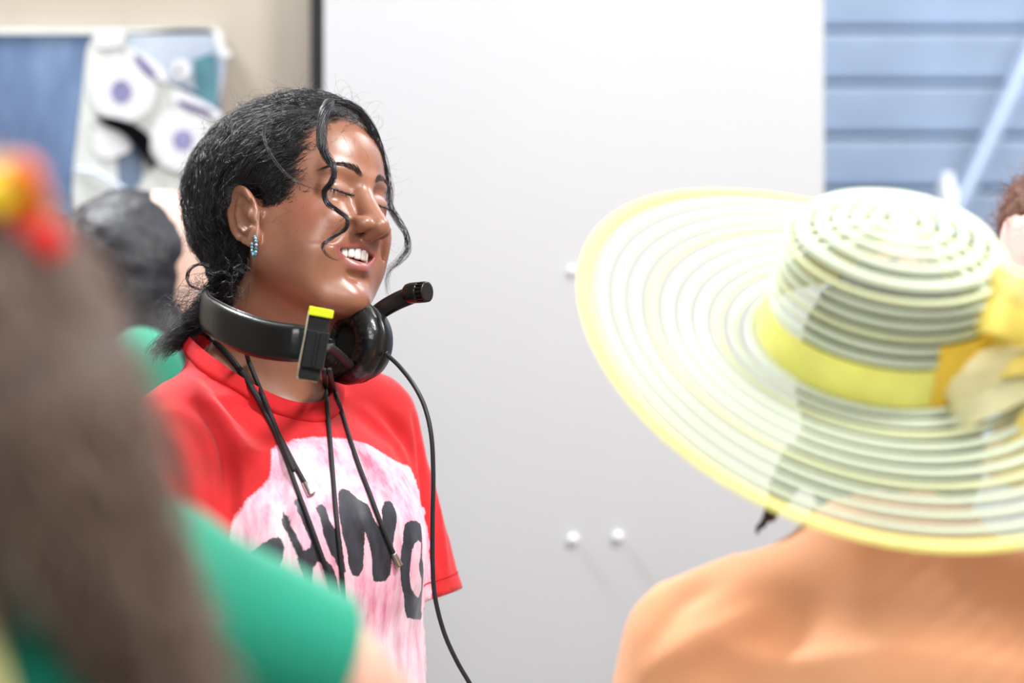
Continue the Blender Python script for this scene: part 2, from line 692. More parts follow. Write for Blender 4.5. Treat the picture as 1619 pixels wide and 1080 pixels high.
cutout('purple_stroke', [(212, 86), (224, 92), (246, 116), (244, 124), (232, 116), (218, 100)], .008, PURP)
cutout('paper_brow', [(272, 146), (300, 150), (346, 176), (346, 190), (310, 180), (276, 168)], .0055, PAPER)
cutout('purple_stroke', [(284, 158), (306, 166), (334, 176), (332, 182), (304, 175), (284, 166)], .0085, PURP)
cutout('black_swoosh', [(150, 185), (175, 186), (205, 193), (228, 206), (240, 220), (239, 240), (249, 262), (240, 267), (227, 248), (211, 227), (194, 212), (170, 201)], .013, BLKP)
cutout('paper_blob', [(150, 205), (180, 204), (206, 224), (206, 238), (190, 246), (165, 252), (148, 236)], .004, PAPER)
cutout('paper_curl', [(338, 52), (350, 50), (356, 74), (366, 84), (360, 92), (346, 84)], .003, PAPER)
cutout('cream_paper', [(116, 285), (150, 268), (185, 285), (190, 320), (160, 338), (120, 330)], .004, CREAMP)
V, Fc = tube([P3(118, 268, PD - .012), P3(150, 272, PD - .02), P3(200, 302, PD - .02), P3(262, 338, PD - .02)], .003, 8)
mesh_obj('pale_stick', V, Fc, plain('pale_blue_plastic', srgb(206, 218, 238), .3, .03, 50), post)
# ------------------------------------------------------------------ the smiling woman: frames of her head and trunk
def basis(az, p, r):
    az, p, r = [math.radians(v) for v in (az, p, r)]
    F0 = np.array([math.cos(az), -math.sin(az), 0])
    L0 = np.array([math.sin(az), math.cos(az), 0])
    U0 = np.array([0, 0, 1.])
    F = math.cos(p) * F0 + math.sin(p) * U0
    U1 = -math.sin(p) * F0 + math.cos(p) * U0
    return np.array([F, math.cos(r) * L0 - math.sin(r) * U1, math.cos(r) * U1 + math.sin(r) * L0])


HB = basis(38, 11, 12)             # rows: forward, her left, up
HO = P3(578, 308, 2.5)             # between the eyes
HS = 1.05e-3                       # head coordinates are in millimetres of a standard head


def HW(m):
    return HO + HS * (np.asarray(m, float) @ HB)


def HL(p):
    return ((np.asarray(p, float) - HO) @ HB.T) / HS


def mouth_w(l):
    return np.where(np.asarray(l) < 0, 32.5, 24.0)        # a lopsided smile, wider on the near side


def mouth_f(l):
    return -4.3 - np.where(np.asarray(l) < 0, .0200, .034) * l * l


def mouth_top(l):
    return -55.5 - 2.0 * (l / mouth_w(l)) ** 2 + .06 * l


def mouth_bot(l):
    return -69.5 + 11.8 * (np.abs(l) / mouth_w(l)) ** 2.4 + .06 * l


def head_sd(q):
    """q in head millimetres -> distance in mm"""
    l = q[:, 1]
    m = q.copy()
    m[:, 1] = np.abs(l)
    d = ell(m, (-88, 0, 36), (89, 71, 82))
    d = sm(d, ell(m, (-45, 0, 36), (43, 49, 48)), 18)                 # forehead
    d = sm(d, ell(m, (-50, 0, -46), (45, 49, 58)), 24)                # face block
    d = sm(d, ell(m, (-48, 31, -44), (26, 19, 22)), 34)               # cheek bone
    d = sm(d, ell(m, (-56, 36, -58), (32, 19, 34)), 30)               # lower cheek
    d = sm(d, ell(m, (-29, 0, -76), (20, 23, 32)), 16)                # jaws round the mouth
    d = sm(d, cone(m, (-78, 50, -58), (-34, 20, -104), 13, 13), 24)   # jaw bone
    d = sm(d, cone(m, (-82, 54, -25), (-78, 50, -60), 14, 13), 22)
    d = sm(d, ell(m, (-21, 0, -105), (18, 18, 15)), 14)               # chin
    d = sm(d, cone(m, (-4, 8, 17), (-14, 36, 20), 6, 6), 12)          # brow
    # eye sockets and lids
    d = ssub(d, ell(m, (4, 28.5, 3), (11, 16, 10)), 10)
    d = ssub(d, ell(m, (6, 15, -2), (8, 6, 12)), 9)
    lid = ell(m, (-17.5, 29, 2.0), (13.2, 17, 12.4))
    d = sm(d, lid, 5)
    yy = m[:, 1] - 28.5
    lash = -3.0 + .011 * yy * yy + .02 * yy
    crease = 8.0 - .015 * yy * yy + .04 * yy
    w = np.clip(1 - (np.abs(yy) / 18) ** 4, 0, 1) * (np.abs(m[:, 0] + 3) < 16)
    d = d + w * (1.4 * np.exp(-((m[:, 2] - lash) / 1.2) ** 2) + 1.3 * np.exp(-((m[:, 2] - crease) / 1.4) ** 2)
                 - .8 * np.exp(-((m[:, 2] + 8.5) / 2.5) ** 2))
    # nose
    nose = chain(m, [(-8, 0, 12), (-2, 0, -6), (11, 0, -27)], [10.5, 10.3, 10.3], 4)
    nose = sm(nose, ell(m, (17.2, 0, -36.5), (11.2, 10.2, 9.2)), 8)
    nose = sm(nose, ell(m, (8.0, 14.4, -36.0), (10.8, 7.8, 8.4)), 5)
    nose = sm(nose, cone(m, (4, 0, -44), (19, 0, -41), 6.4, 5.6), 4)
    d = sm(d, nose, 8)
    d = ssub(d, ell(m, (13.0, 9.2, -45.2), (5.6, 3.2, 3.0)), 1.6)
    d = ssub(d, cone(m, (0, 23.5, -31), (0, 23.5, -42), .6, 1.3), 7)     # groove round the wing
    # smiling cheeks and the fold beside the mouth
    d = sm(d, ell(m, (-21, 31, -29), (18, 16, 15.5)), 22)
    fold = chain(m, [(3, 23, -38), (-4, 31, -46), (-15, 38, -55)], [1.0, 1.7, .6])
    d = ssub(d, fold, 9)
    # lips
    ll = np.clip(l, -33.5, 25)
    al = np.abs(ll)
    taper = np.clip(1 - (al / (mouth_w(ll) + 2)) ** 2.5, 0, 1)
    ex = np.abs(l - ll)
    bow = 1.4 * np.exp(-((al - 6) / 4.) ** 2) - 1.0 * np.exp(-(al / 2.6) ** 2)
    ru = 1.2 + 2.4 * taper
    du = np.sqrt((q[:, 0] - (mouth_f(ll) + .2)) ** 2 + ((q[:, 2] - (mouth_top(ll) + ru + bow * .5)) * .85) ** 2 + ex ** 2) - ru
    rl = 1.2 + 4.6 * taper
    dl = np.sqrt((q[:, 0] - (mouth_f(ll) - 1.5)) ** 2 + ((q[:, 2] - (mouth_bot(ll) - rl)) * .9) ** 2 + ex ** 2) - rl
    d = sm(d, du, 4)
    d = sm(d, dl, 4.5)
    d = ssub(d, cone(m, (5, 0, -49), (5.5, 0, -53), 1.0, 1.4), 4)       # philtrum
    d = ssub(d, chain(m, [(-3.5, 0, -86), (-9, 13, -84)], [2.4, 1.4]), 8)   # under the lower lip
    # open mouth
    um = .5 * (mouth_top(ll) + mouth_bot(ll))
    hh = np.maximum(.5 * (mouth_top(ll) - mouth_bot(ll)) - .3, .05)
    dep = (q[:, 0] - (mouth_f(ll) - 4)) / 13
    cav = (np.sqrt(((q[:, 2] - um) / hh) ** 2 + dep ** 2 * .9 + (ex / 2.) ** 2) - 1) * np.minimum(hh, 6)
    d = ssub(d, cav, 1.2)
    return d


EAR_C = np.array([-91., -71., -22.])
_eu = np.array([-.42, 0, .91])                     # long axis, leaning back
_eo = np.array([-.34, -.94, 0.])                   # out of the head
_eu = _eu / np.linalg.norm(_eu)
_eo = _eo - _eu * _eo.dot(_eu)
_eo /= np.linalg.norm(_eo)
_ef = np.cross(_eu, _eo)
_ef = _ef * (1 if _ef[0] > 0 else -1)
EB = np.array([_ef, _eo, _eu])


def ear_sd(q):
    """the ears: (forward, out, up) in the ear's own frame"""
    m = q.copy()
    m[:, 1] = -np.abs(m[:, 1])
    e = (m - EAR_C) @ EB.T
    x, y, z = e[:, 0], e[:, 1], e[:, 2]
    # outline: wide at the top, narrow lobe
    wz = 22.0 - 7.5 * np.clip(-(z - 4) / 34, 0, 1) ** 1.2
    rr = np.sqrt((x / wz) ** 2 + ((z - 1) / 34.5) ** 2)
    plate = np.maximum((rr - 1) * 14, np.abs(y - 3 - 2.0 * np.clip(-x / 16, -1, 1)) - 2.2)
    d = plate
    hel = np.sqrt(((rr - .92) * 15) ** 2 + (y - 5.2 - 2.0 * np.clip(-x / 16, -1, 1)) ** 2) - 2.5
    hel = np.where((z < -14) | ((x > 9) & (z < 6)), np.maximum(hel, .5), hel)
    d = sm(d, hel, 2)
    ah = chain(e, [(2, 5.0, 20), (-6, 6.5, 10), (-8, 6.5, -4), (-3, 6.3, -14), (6, 5.5, -17)], [2.0, 2.6, 2.8, 2.8, 2.4], 2)
    d = sm(d, ah, 2.5)
    d = ssub(d, ell(e, (3.5, 8.6, -4), (8.0, 6.0, 11)), 3)
    d = sm(d, ell(e, (12.5, 3.5, -7), (4.0, 4.5, 6)), 4)              # tragus
    d = sm(d, ell(e, (3.5, 2.6, -25), (8.5, 4.0, 9)), 4)              # lobe
    d = sm(d, cone(e, (12, -4, -2), (5, 0, 4), 7, 4), 5)              # root
    return d


TB = basis(43, 0, 0)
TO = P3(452, 600, 2.52)            # root of the neck
FLOOR = 0.0


def TW(f, l, z):
    """trunk frame (forward, her left, height over the floor) -> world, metres"""
    return TO * np.array([1, 1, 0]) + f * TB[0] + l * TB[1] + np.array([0, 0, z])


def TLoc(p):
    q = (np.asarray(p, float) - TO * np.array([1, 1, 0]))
    return np.stack([q @ TB[0], q @ TB[1], np.asarray(p)[..., 2]], -1)


NECK_T = HW((-88, 0, -45))
NECK_B = TW(-.045, 0, 1.335)
SHR = TW(-.025, -.120, 1.300)       # right shoulder joint (nearer the camera)
SHL = TW(-.02, .135, 1.310)
HEM_R = P3(292, 950, 2.40)
HEM_L = P3(650, 950, 2.63)


def ellcyl(t, zs, As, Bs, Fs):
    """upright body of elliptic section; t in trunk frame"""
    a = np.interp(t[:, 2], zs, As)
    b = np.interp(t[:, 2], zs, Bs)
    f = np.interp(t[:, 2], zs, Fs)
    k0 = np.sqrt(((t[:, 0] - f) / a) ** 2 + (t[:, 1] / b) ** 2)
    d = (k0 - 1) * np.minimum(a, b)
    return np.maximum(d, np.maximum(t[:, 2] - zs[-1], zs[0] - t[:, 2]))


def neck_sd(P):
    d = cone(P, NECK_T, NECK_B, .053, .057)
    d = sm(d, cone(P, HW((-66, 0, -84)), TW(-.012, 0, 1.33), .028, .026), .03)
    d = sm(d, chain(P, [TW(-.06, -.03, 1.37), SHR], [.025, .042]), .035)
    d = sm(d, chain(P, [TW(-.06, .03, 1.37), SHL], [.025, .042]), .035)
    d = sm(d, ell(TLoc(P), (-.02, 0, 1.24), (.080, .13, .11)), .03)
    return d


def woman_sd(P):
    q = HL(P)
    d = head_sd(q)
    near = q[:, 0] > -140
    d = sm(d, ear_sd(q), 3) * HS
    return sm(d, neck_sd(P), .022)


def body_sd(P):
    t = TLoc(P)
    d = ellcyl(t, [.86, .98, 1.08, 1.18, 1.27, 1.33], [.10, .095, .088, .10, .085, .05], [.165, .145, .13, .14, .14, .10], [0, 0, 0, .005, 0, -.005])
    d = sm(d, chain(P, [TW(-.03, 0, 1.36), SHR], [.035, .045]), .04)
    d = sm(d, chain(P, [TW(-.03, 0, 1.36), SHL], [.035, .045]), .04)
    ER, WR = HEM_R + np.array([.01, -.02, -.13]), HEM_R + np.array([.17, -.05, -.22])
    EL, WL = HEM_L + np.array([-.085, .05, -.12]), HEM_L + np.array([-.10, -.06, -.33])
    d = sm(d, chain(P, [SHR, HEM_R, ER, WR], [.048, .042, .037, .025], .02), .03)
    d = sm(d, chain(P, [SHL, HEM_L + np.array([-.040, .015, 0]), EL, WL], [.046, .036, .034, .025], .02), .03)
    for w, e, s in ((WR, ER, 1), (WL, EL, -1)):
        d = sm(d, hand_sd(P, w, w - e, TB[1] * s), .008)
    return d


def hand_sd(P, w, fw, side):
    """palm, four unequal bent fingers and a thumb from the wrist w along fw"""
    fw = fw / np.linalg.norm(fw)
    sd = side - fw * side.dot(fw)
    sd = sd / np.linalg.norm(sd)
    up = np.cross(fw, sd)
    d = None
    for i, (o, ln) in enumerate(((-.028, .062), (-.010, .074), (.009, .069), (.027, .052))):
        k = w + fw * .088 + sd * o
        a = k + fw * ln * .45 - up * .006
        b = a + fw * ln * .35 - up * ln * .22
        c = b + fw * ln * .10 - up * ln * .28
        e = chain(P, [w + fw * .02 + sd * o * .6, k, a, b, c], [.015, .0105, .0085, .0078, .006])
        d = e if d is None else sm(d, e, .004)
    k = w + fw * .02 - sd * .018
    e = chain(P, [k, k + fw * .035 - sd * .025, k + fw * .062 - sd * .033 - up * .008], [.014, .010, .007])
    return sm(d, e, .008)
# ------------------------------------------------------------------ woman: materials
def skin_mat(name, base, rough=.38, lipcol=None, spec=.55, coat=0.):
    m = Mat(name)
    n1 = m.ramp(m.noise(22, 3), [(.3, tuple(v * .90 for v in base[:3]) + (1,)), (.7, tuple(min(1, v * 1.08) for v in base[:3]) + (1,))])
    col = n1
    if lipcol:
        col = m.mix(m.math('SMOOTH_MIN', m.attr('blush'), 1.0, .1), col, lipcol['blush'])
        col = m.mix(m.attr('lid'), col, lipcol['lid'])
        edge = m.math('MULTIPLY_ADD', m.noise(420, 2), .5, m.attr('lip'))
        f = m.n('ShaderNodeMapRange', i_From_Min=-.2, i_From_Max=1.2)
        m.l(edge, f.inputs['Value'])
        col = m.mix(f.outputs[0], col, lipcol['lip'])
        col = m.mix(m.attr('cavity'), col, lipcol['cavity'])
        col = m.mix(m.attr('brow'), col, lipcol['brow'])
    m.set(Base_Color=col, Roughness=m.ramp(m.noise(60, 3), [(.3, (rough * .85,) * 3 + (1,)), (.7, (rough * 1.2,) * 3 + (1,))]))
    m.b.inputs['Specular IOR Level'].default_value = spec
    m.b.inputs['Subsurface Weight'].default_value = .12
    m.b.inputs['Subsurface Radius'].default_value = (1, .35, .2)
    m.b.inputs['Subsurface Scale'].default_value = .006
    m.b.inputs['Coat Weight'].default_value = coat
    m.b.inputs['Coat Roughness'].default_value = .36
    m.bump(m.noise(1300, 3), .22, .0006)
    return m.m


SKIN_W = skin_mat('skin_brown', srgb(155, 103, 79), .36, dict(blush=srgb(168, 92, 76), lid=srgb(176, 134, 122), lip=srgb(160, 76, 82),
                                                            cavity=srgb(60, 22, 22), brow=srgb(50, 32, 27)), coat=.55)
HAIR_B = hair_mat('black_hair', srgb(26, 26, 34), .32, .4, .7)
HAIR_BROW = hair_mat('brow_hair', srgb(52, 38, 33), .45, .3, .3)
HAIR_BASE = plain('black_hair_mass', srgb(20, 18, 22), .55, .3, 300, .6, 260, .003)
TEETH = plain('tooth_enamel', srgb(246, 243, 238), .16, .02, 50, coat=.4)
GUM = plain('gum', srgb(150, 78, 78), .3)
RED = srgb(226, 26, 34)

# ------------------------------------------------------------------ woman: body
woman = empty('person', TW(-.01, 0, 0), 'smiling person in a red painted T-shirt with a headset round the neck', 'person')
_cs = np.array([HW((f, l, u)) for f in (-190, 45) for l in (-95, 95) for u in (-130, 130)])
_lo, _hi = _cs.min(0), _cs.max(0)
_lo[2] = 1.285
_lo[0] = min(_lo[0], -.40)
_lo[1] = 2.33
_hi[1] = 2.78
V, Q = surface(woman_sd, _lo, _hi, .0017)
V = relax(V, Q, 1, .4)
q = HL(V)
al = np.abs(q[:, 1])
# lips: close to the lip rolls and outside the opening
ll = np.clip(q[:, 1], -33.5, 25)
tp = np.clip(1 - (np.abs(ll) / (mouth_w(ll) + 2)) ** 2.5, 0, 1)
bow = 1.4 * np.exp(-((np.abs(ll) - 6) / 4.) ** 2) - 1.0 * np.exp(-(ll / 2.6) ** 2)
up_edge = mouth_top(ll) + 2 * (1.1 + 2.3 * tp) + bow - .8
lo_edge = mouth_bot(ll) - 2 * (1.1 + 4.3 * tp) + .4
out = np.maximum(np.maximum(q[:, 2] - up_edge, lo_edge - q[:, 2]), np.abs(q[:, 1] - ll) - .5)
lip = np.where(q[:, 0] > -32, -out / 1.3, -9)
lip = np.clip(lip, -1, 1.2)
lip = np.where((q[:, 2] > mouth_top(ll) - 1) & (lip > 0), lip * .62, lip)
cav = ((q[:, 0] < mouth_f(ll) - 5.0) & (q[:, 0] > -40) & (np.abs(q[:, 1] - ll) < .1) & (q[:, 2] < mouth_top(ll) + 3) & (q[:, 2] > mouth_bot(ll) - 4)
       & (head_sd(q + np.array([6., 0, 0])) > 0)).astype(float)
blush = .55 * np.exp(-(((q[:, 0] + 30) / 22) ** 2 + ((al - 50) / 18) ** 2 + ((q[:, 2] + 25) / 20) ** 2))
yy = al - 28.5
lidw = np.exp(-((yy / 13) ** 4)) * np.clip((q[:, 2] + 3.0) / 1.5, 0, 1) * np.clip((10.5 - q[:, 2]) / 4, 0, 1) * (q[:, 0] > -25)
BROW = np.array([[10, 17], [18, 21], [28, 24], [37, 23.5], [44, 20]])
bd = np.min([seg2(np.stack([al, q[:, 2]], 1), BROW[i], BROW[i + 1]) for i in range(4)], 0)
bth = np.interp(al, [8, 12, 24, 40, 48], [2.0, 3.0, 2.6, 1.4, .4])
brow = np.clip((bth - bd) / 2.4 + .1, 0, .6) * (q[:, 0] > -35)
att = dict(lip=lip, cavity=cav, blush=blush, lid=lidw * .8, brow=brow)
V2, Q2 = surface(body_sd, TO + np.array([-.45, -.45, -.62]), TO + np.array([.45, .4, .0]), .006)
keep = V2[:, 2] < 1.30
ok = keep[Q2].all(1)
n1 = len(V)
att = {k: np.concatenate([v, np.full(len(V2), -1. if k == 'lip' else 0.)]) for k, v in att.items()}
BODY = (np.concatenate([V, V2]), np.concatenate([Q, Q2[ok] + n1]), att)
BV_HEAD = BVHTree.FromPolygons([Vector(v) for v in V], Q.tolist())


def cast(bv, x, y):
    """3-D point where the sight line of picture point (x, y) meets a surface"""
    o = Vector((0, 0, CAM_Z))
    d = (Vector(P3(x, y, 1.0)) - o).normalized()
    h = bv.ray_cast(o, d)
    return None if h[0] is None else np.array(h[0])


# teeth: an upper row, each one a piece
_x = 0
for i, (w, hgt) in enumerate(((8.0, 12.6), (6.6, 11.4), (7.0, 11.4), (6.2, 9.8), (6.2, 8.4), (6, 7))):
    for sgn in (1, -1):
        lc = sgn * (_x + w / 2)
        # walk along the arch
        s_ = 0
        la = 0.
        while s_ < abs(lc):
            la += .05
            s_ += .05 * math.sqrt(1 + (2 * (.0200 if sgn < 0 else .034) * la) ** 2)
        la *= sgn
        ka = .0200 if sgn < 0 else .034
        fc = -4.3 - 3.0 - ka * la * la
        tdir = np.array([-2 * ka * la, 1, 0])
        tdir /= np.linalg.norm(tdir)
        ndir = np.array([tdir[1], -tdir[0], 0])
        top = mouth_top(la) + 2.2
        prof = []
        nn = 14
        vs = []
        for k, (zz, sc, th) in enumerate(((0, .80, 3.2), (.25, .93, 3.6), (.55, 1.0, 3.4), (.82, .98, 2.6), (.95, .88, 1.7), (1.0, .70, .9))):
            for j in range(nn):
                a = 2 * math.pi * j / nn
                cx = math.copysign(abs(math.cos(a)) ** .7, math.cos(a))
                cy = math.copysign(abs(math.sin(a)) ** .7, math.sin(a))
                p = np.array([fc, la, top - hgt * zz]) + tdir * cx * sc * w * .5 + ndir * cy * th
                vs.append(HW(p))
        fs = [(k * nn + j, k * nn + (j + 1) % nn, (k + 1) * nn + (j + 1) % nn, (k + 1) * nn + j) for k in range(5) for j in range(nn)]
        fs.append(tuple(5 * nn + j for j in range(nn)))
        fs.append(tuple(range(nn))[::-1])
        mesh_obj('tooth', vs, fs, TEETH, woman)
    _x += w + .15
gp = [HW((mouth_f(l) - 4.8, l, mouth_top(l) + 3.4)) for l in np.linspace(-29, 21, 25)]
V, Fc = tube(gp, .0042, 8)
mesh_obj('gum', V, Fc, GUM, woman)

# eyelashes and brow hairs
st, rd, st2, rd2 = [], [], [], []
for sgn in (1, -1):
    for k in range(70):
        y0 = RNG.uniform(-15, 16)
        l0 = sgn * (28.5 + y0)
        z0 = -3.0 + .011 * y0 * y0 + .02 * y0
        # surface depth on the lid
        o = HW((60, l0, z0))
        h = BV_HEAD.ray_cast(Vector(o), Vector(-HB[0]))
        if h[0] is None: continue
        p0 = HL(np.array(h[0]))
        ln = RNG.uniform(5.5, 8) * (.75 + .35 * (y0 + 15) / 31)
        side = sgn * (.25 * y0 / 15 + .12) * ln
        pts = [p0 + np.array([-.4, 0, .4]), p0 + np.array([ln * .45, side * .5, -ln * .42]), p0 + np.array([ln * .85, side, -ln * .50]), p0 + np.array([ln * 1.0, side * 1.2, -ln * .42])]
        pts = catmull(pts, 3)
        st.append(HW(pts))
        rd.append(np.linspace(.00026, .00006, len(pts)))
    ed = []
    for y0 in np.linspace(-15.5, 16.5, 26):
        z0 = -3.0 + .011 * y0 * y0 + .02 * y0
        h = BV_HEAD.ray_cast(Vector(HW((60, sgn * (28.5 + y0), z0))), Vector(-HB[0]))
        if h[0] is not None: ed.append(HL(np.array(h[0])) + np.array([.1, 0, .2]))
    ed = np.array(ed)
    for _ in range(8):
        ed[1:-1] = .25 * ed[:-2] + .5 * ed[1:-1] + .25 * ed[2:]
    for dz in (-.3, 0, .3):
        st.append(HW(ed + np.array([0, 0, dz])))
        rd.append(np.interp(np.linspace(0, 1, len(ed)), [0, .2, .8, 1], [.0003, .0009, .0011, .0004]))
    for k in range(280):
        t = RNG.uniform(0, 4)
        i = min(int(t), 3)
        c = BROW[i] + (BROW[i + 1] - BROW[i]) * (t - i)
        th = np.interp(c[0], [8, 12, 24, 40, 48], [1.9, 2.8, 2.4, 1.3, .3])
        c = c + np.array([0, RNG.uniform(-1, 1) * th])
        dr = (BROW[i + 1] - BROW[i])
        dr = dr / np.linalg.norm(dr)
        dr = dr + np.array([0, np.interp(c[0], [8, 20, 34, 48], [1.0, .5, .1, -.2])])
        ln = RNG.uniform(4, 7)
        pts = []
        for s_ in (0, .5, 1):
            c2 = c + dr * ln * s_ * .8
            h = BV_HEAD.ray_cast(Vector(HW((60, sgn * c2[0], c2[1]))), Vector(-HB[0]))
            if h[0] is not None: pts.append(np.array(h[0]) + np.array(h[1]) * (.0003 + .0006 * s_))
        if len(pts) == 3:
            st2.append(np.array(pts))
            rd2.append(np.array([.00012, .0001, .00004]))
hair_obj('eyelashes', st, rd, HAIR_B, woman)
hair_obj('eyebrows', st2, rd2, HAIR_BROW, woman)
# ------------------------------------------------------------------ woman: hair
NAPE = np.array([-160., -22., -48.])


def hairline(m):
    """how far forward the hair reaches at height u (head mm, |l|)"""
    u, al = m[:, 2], np.abs(m[:, 1])
    f = np.interp(u, [-70, -45, -25, -8, 2, 22, 44, 66, 80, 90, 100, 115], [-112, -108, -98, -64, -52, -42, -35, -26, -12, 6, 24, 45])
    return f


def hair_sd(q):
    m = q.copy()
    vol = ell(m, (-114, -3, 33), (110, 82, 88))
    vol = sm(vol, ell(m, (-148, -12, -28), (55, 52, 48)), 30)
    vol = sm(vol, cone(m, (-150, -18, -35), (-160, -24, -84), 36, 24), 16)
    cran = head_sd(m)
    vol = sm(vol, cran - 6, 10)
    cran = sm(cran, cone(m, (-95, 0, 0), (-112, 0, -75), 56, 48), 20)
    t = np.clip(.42 * (hairline(m) - m[:, 0]) - .2, -8, 60)
    d = -sm(-vol, -(cran - t), 10)
    d = np.maximum(d, -112 - m[:, 2])
    m2 = m.copy()
    m2[:, 1] = -np.abs(m2[:, 1])
    d = ssub(d, ell(m2, (-88, -85, -18), (25, 23, 36)), 8)
    return d


def grad(fn, p, e=1.2):
    g = np.stack([fn(p + np.array(o)) - fn(p - np.array(o)) for o in ((e, 0, 0), (0, e, 0), (0, 0, e))], 1)
    return g / (np.linalg.norm(g, axis=1)[:, None] + 1e-9)


_glo, _gn, _gh = np.array([-255., -108., -125.]), np.array([70, 56, 68]), 4.0
_gi = np.stack(np.meshgrid(*[np.arange(n) for n in _gn], indexing='ij'), -1).reshape(-1, 3)
_gv = hair_sd(_glo + _gi * _gh).reshape(_gn)


def hair_q(p):
    """hair_sd read from a grid"""
    u = np.clip((p - _glo) / _gh, 0, _gn - 1.001)
    i = u.astype(int)
    f = u - i
    r = 0
    for a in (0, 1):
        for b in (0, 1):
            for e in (0, 1):
                w = (f[:, 0] if a else 1 - f[:, 0]) * (f[:, 1] if b else 1 - f[:, 1]) * (f[:, 2] if e else 1 - f[:, 2])
                r = r + w * _gv[i[:, 0] + a, i[:, 1] + b, i[:, 2] + e]
    return r


V, Q = surface(hair_sd, (-250, -100, -120), (15, 100, 140), 3.0)
rip = 2.2 * noise3(V / np.array([16, 9, 12]), 3) + 1.2 * noise3(V / 5., 4)
V = V + grad(hair_q, V) * (rip[:, None] - .8)
mesh_obj('hair_mass', HW(V), Q, HAIR_BASE, woman)

seeds = V[RNG.integers(0, len(V), 9000)]
sk = ~((seeds[:, 2] < -55))
seeds = seeds[sk]


def flow(p):
    g = NAPE - p
    g /= np.linalg.norm(g, axis=1)[:, None]
    n = grad(hair_q, p)
    side = np.stack([-1.3 + 0 * p[:, 0], 0 * p[:, 0], .05 + 0 * p[:, 0]], 1)
    v = g + side * np.clip((p[:, 0] + 120) / 60, 0, 1)[:, None]
    v = v - n * np.sum(v * n, 1)[:, None]
    return v / (np.linalg.norm(v, axis=1)[:, None] + 1e-9), n


N = len(seeds)
steps = 22
p = seeds.copy()
stp = RNG.uniform(3.2, 6.4, N)
lift = np.abs(RNG.normal(0, 1.8, N)) + .2 + 1.5 * noise3(seeds / 12., 9)
cl = noise3(seeds / 14., 21) * 5 + noise3(seeds / 5., 22) * 1.5
amp = RNG.uniform(.8, 3.4, N) * (1 + .8 * np.clip(noise3(seeds / 22., 8), 0, 1))
wl = RNG.uniform(16, 38, N)
path = []
dist = np.zeros(N)
for s_ in range(steps):
    v, n = flow(p)
    b = np.cross(v, n)
    ph = 2 * math.pi * dist / wl + cl
    ramp_ = np.clip(dist / 30, 0, 1)
    path.append(p + n * (lift + .5 * amp * ramp_ * np.cos(ph * 1.1 + 1))[:, None] + b * (amp * ramp_ * np.sin(ph))[:, None])
    jit = noise3(p / 11. + 40, 5) * .35
    p = p + (v + b * jit[:, None]) * stp[:, None]
    p = p - n * hair_q(p)[:, None] * .9
    dist += stp
path = np.stack(path, 1)
st, rd = [], []
for i in range(N):
    w = HW(path[i])
    k = RNG.integers(12, steps)
    inear = np.flatnonzero(ell(path[i] * np.array([1, np.sign(path[i, 0, 1]) * -1 if abs(path[i, 0, 1]) > 1 else 1, 1]), (-91, -84, -20), (27, 22, 37)) < 0)
    if len(inear): k = min(k, inear[0])
    if k < 4: continue
    st.append(w[:k])
    r0 = RNG.uniform(.00016, .00034)
    rd.append(np.interp(np.linspace(0, 1, k), [0, .1, .7, 1], [r0 * .6, r0, r0 * .9, r0 * .2]))

# frizzy layer
for i in range(3200):
    k = RNG.integers(0, N)
    w0 = path[k]
    j0 = RNG.integers(0, 8)
    ln = RNG.integers(9, 14)
    seg = w0[j0:j0 + ln]
    if len(seg) < 4 or (ell(seg * np.array([1, -np.sign(seg[0, 1] + 1e-6), 1]), (-91, -84, -20), (28, 23, 38)) < 0).any(): continue
    seg = catmull(seg, 3)
    u_ = np.arange(len(seg)) / 3.
    n_ = grad(hair_q, seg)
    t_ = np.gradient(seg, axis=0)
    t_ /= np.linalg.norm(t_, axis=1)[:, None] + 1e-9
    b_ = np.cross(t_, n_)
    fr, ph, am = RNG.uniform(.9, 2.4), RNG.uniform(0, 6.3), RNG.uniform(.8, 2.6)
    seg = seg + n_ * (RNG.uniform(.6, 3.2) + am * .5 * np.cos(u_ * fr + ph))[:, None] + b_ * (am * np.sin(u_ * fr + ph))[:, None]
    st.append(HW(seg))
    r0 = RNG.uniform(.00009, .00018)
    rd.append(np.interp(np.linspace(0, 1, len(seg)), [0, .2, .8, 1], [r0 * .4, r0, r0, r0 * .2]))

# short baby hairs along the hairline and stray curls
hl = V[(V[:, 0] > hairline(V) - 18)]
hl = hl[head_sd(hl) > -.8]
for i in range(900):
    s0 = hl[RNG.integers(0, len(hl))] + RNG.normal(0, 1, 3)
    v, n = flow(s0[None])
    v, n = v[0], n[0]
    b = np.cross(v, n)
    a = RNG.uniform(-1.4, 1.4)
    d0 = -v * .55 + b * math.sin(a) + n * .15
    d0 /= np.linalg.norm(d0)
    ln = RNG.uniform(8, 20)
    cur = RNG.uniform(-.22, .22)
    pts = [s0]
    for k in range(9):
        d0 = d0 + (b * cur + v * .16)
        d0 -= n * min(0, d0.dot(n) - .02) * .8
        d0 /= np.linalg.norm(d0)
        pts.append(pts[-1] + d0 * ln / 9)
    pts = np.array(pts)
    hs = head_sd(pts)
    pts = pts + n * np.clip(.8 - hs, 0, 4)[:, None]
    st.append(HW(pts))
    rd.append(np.linspace(.00013, .00003, len(pts)))
hv = V[V[:, 2] > -60]
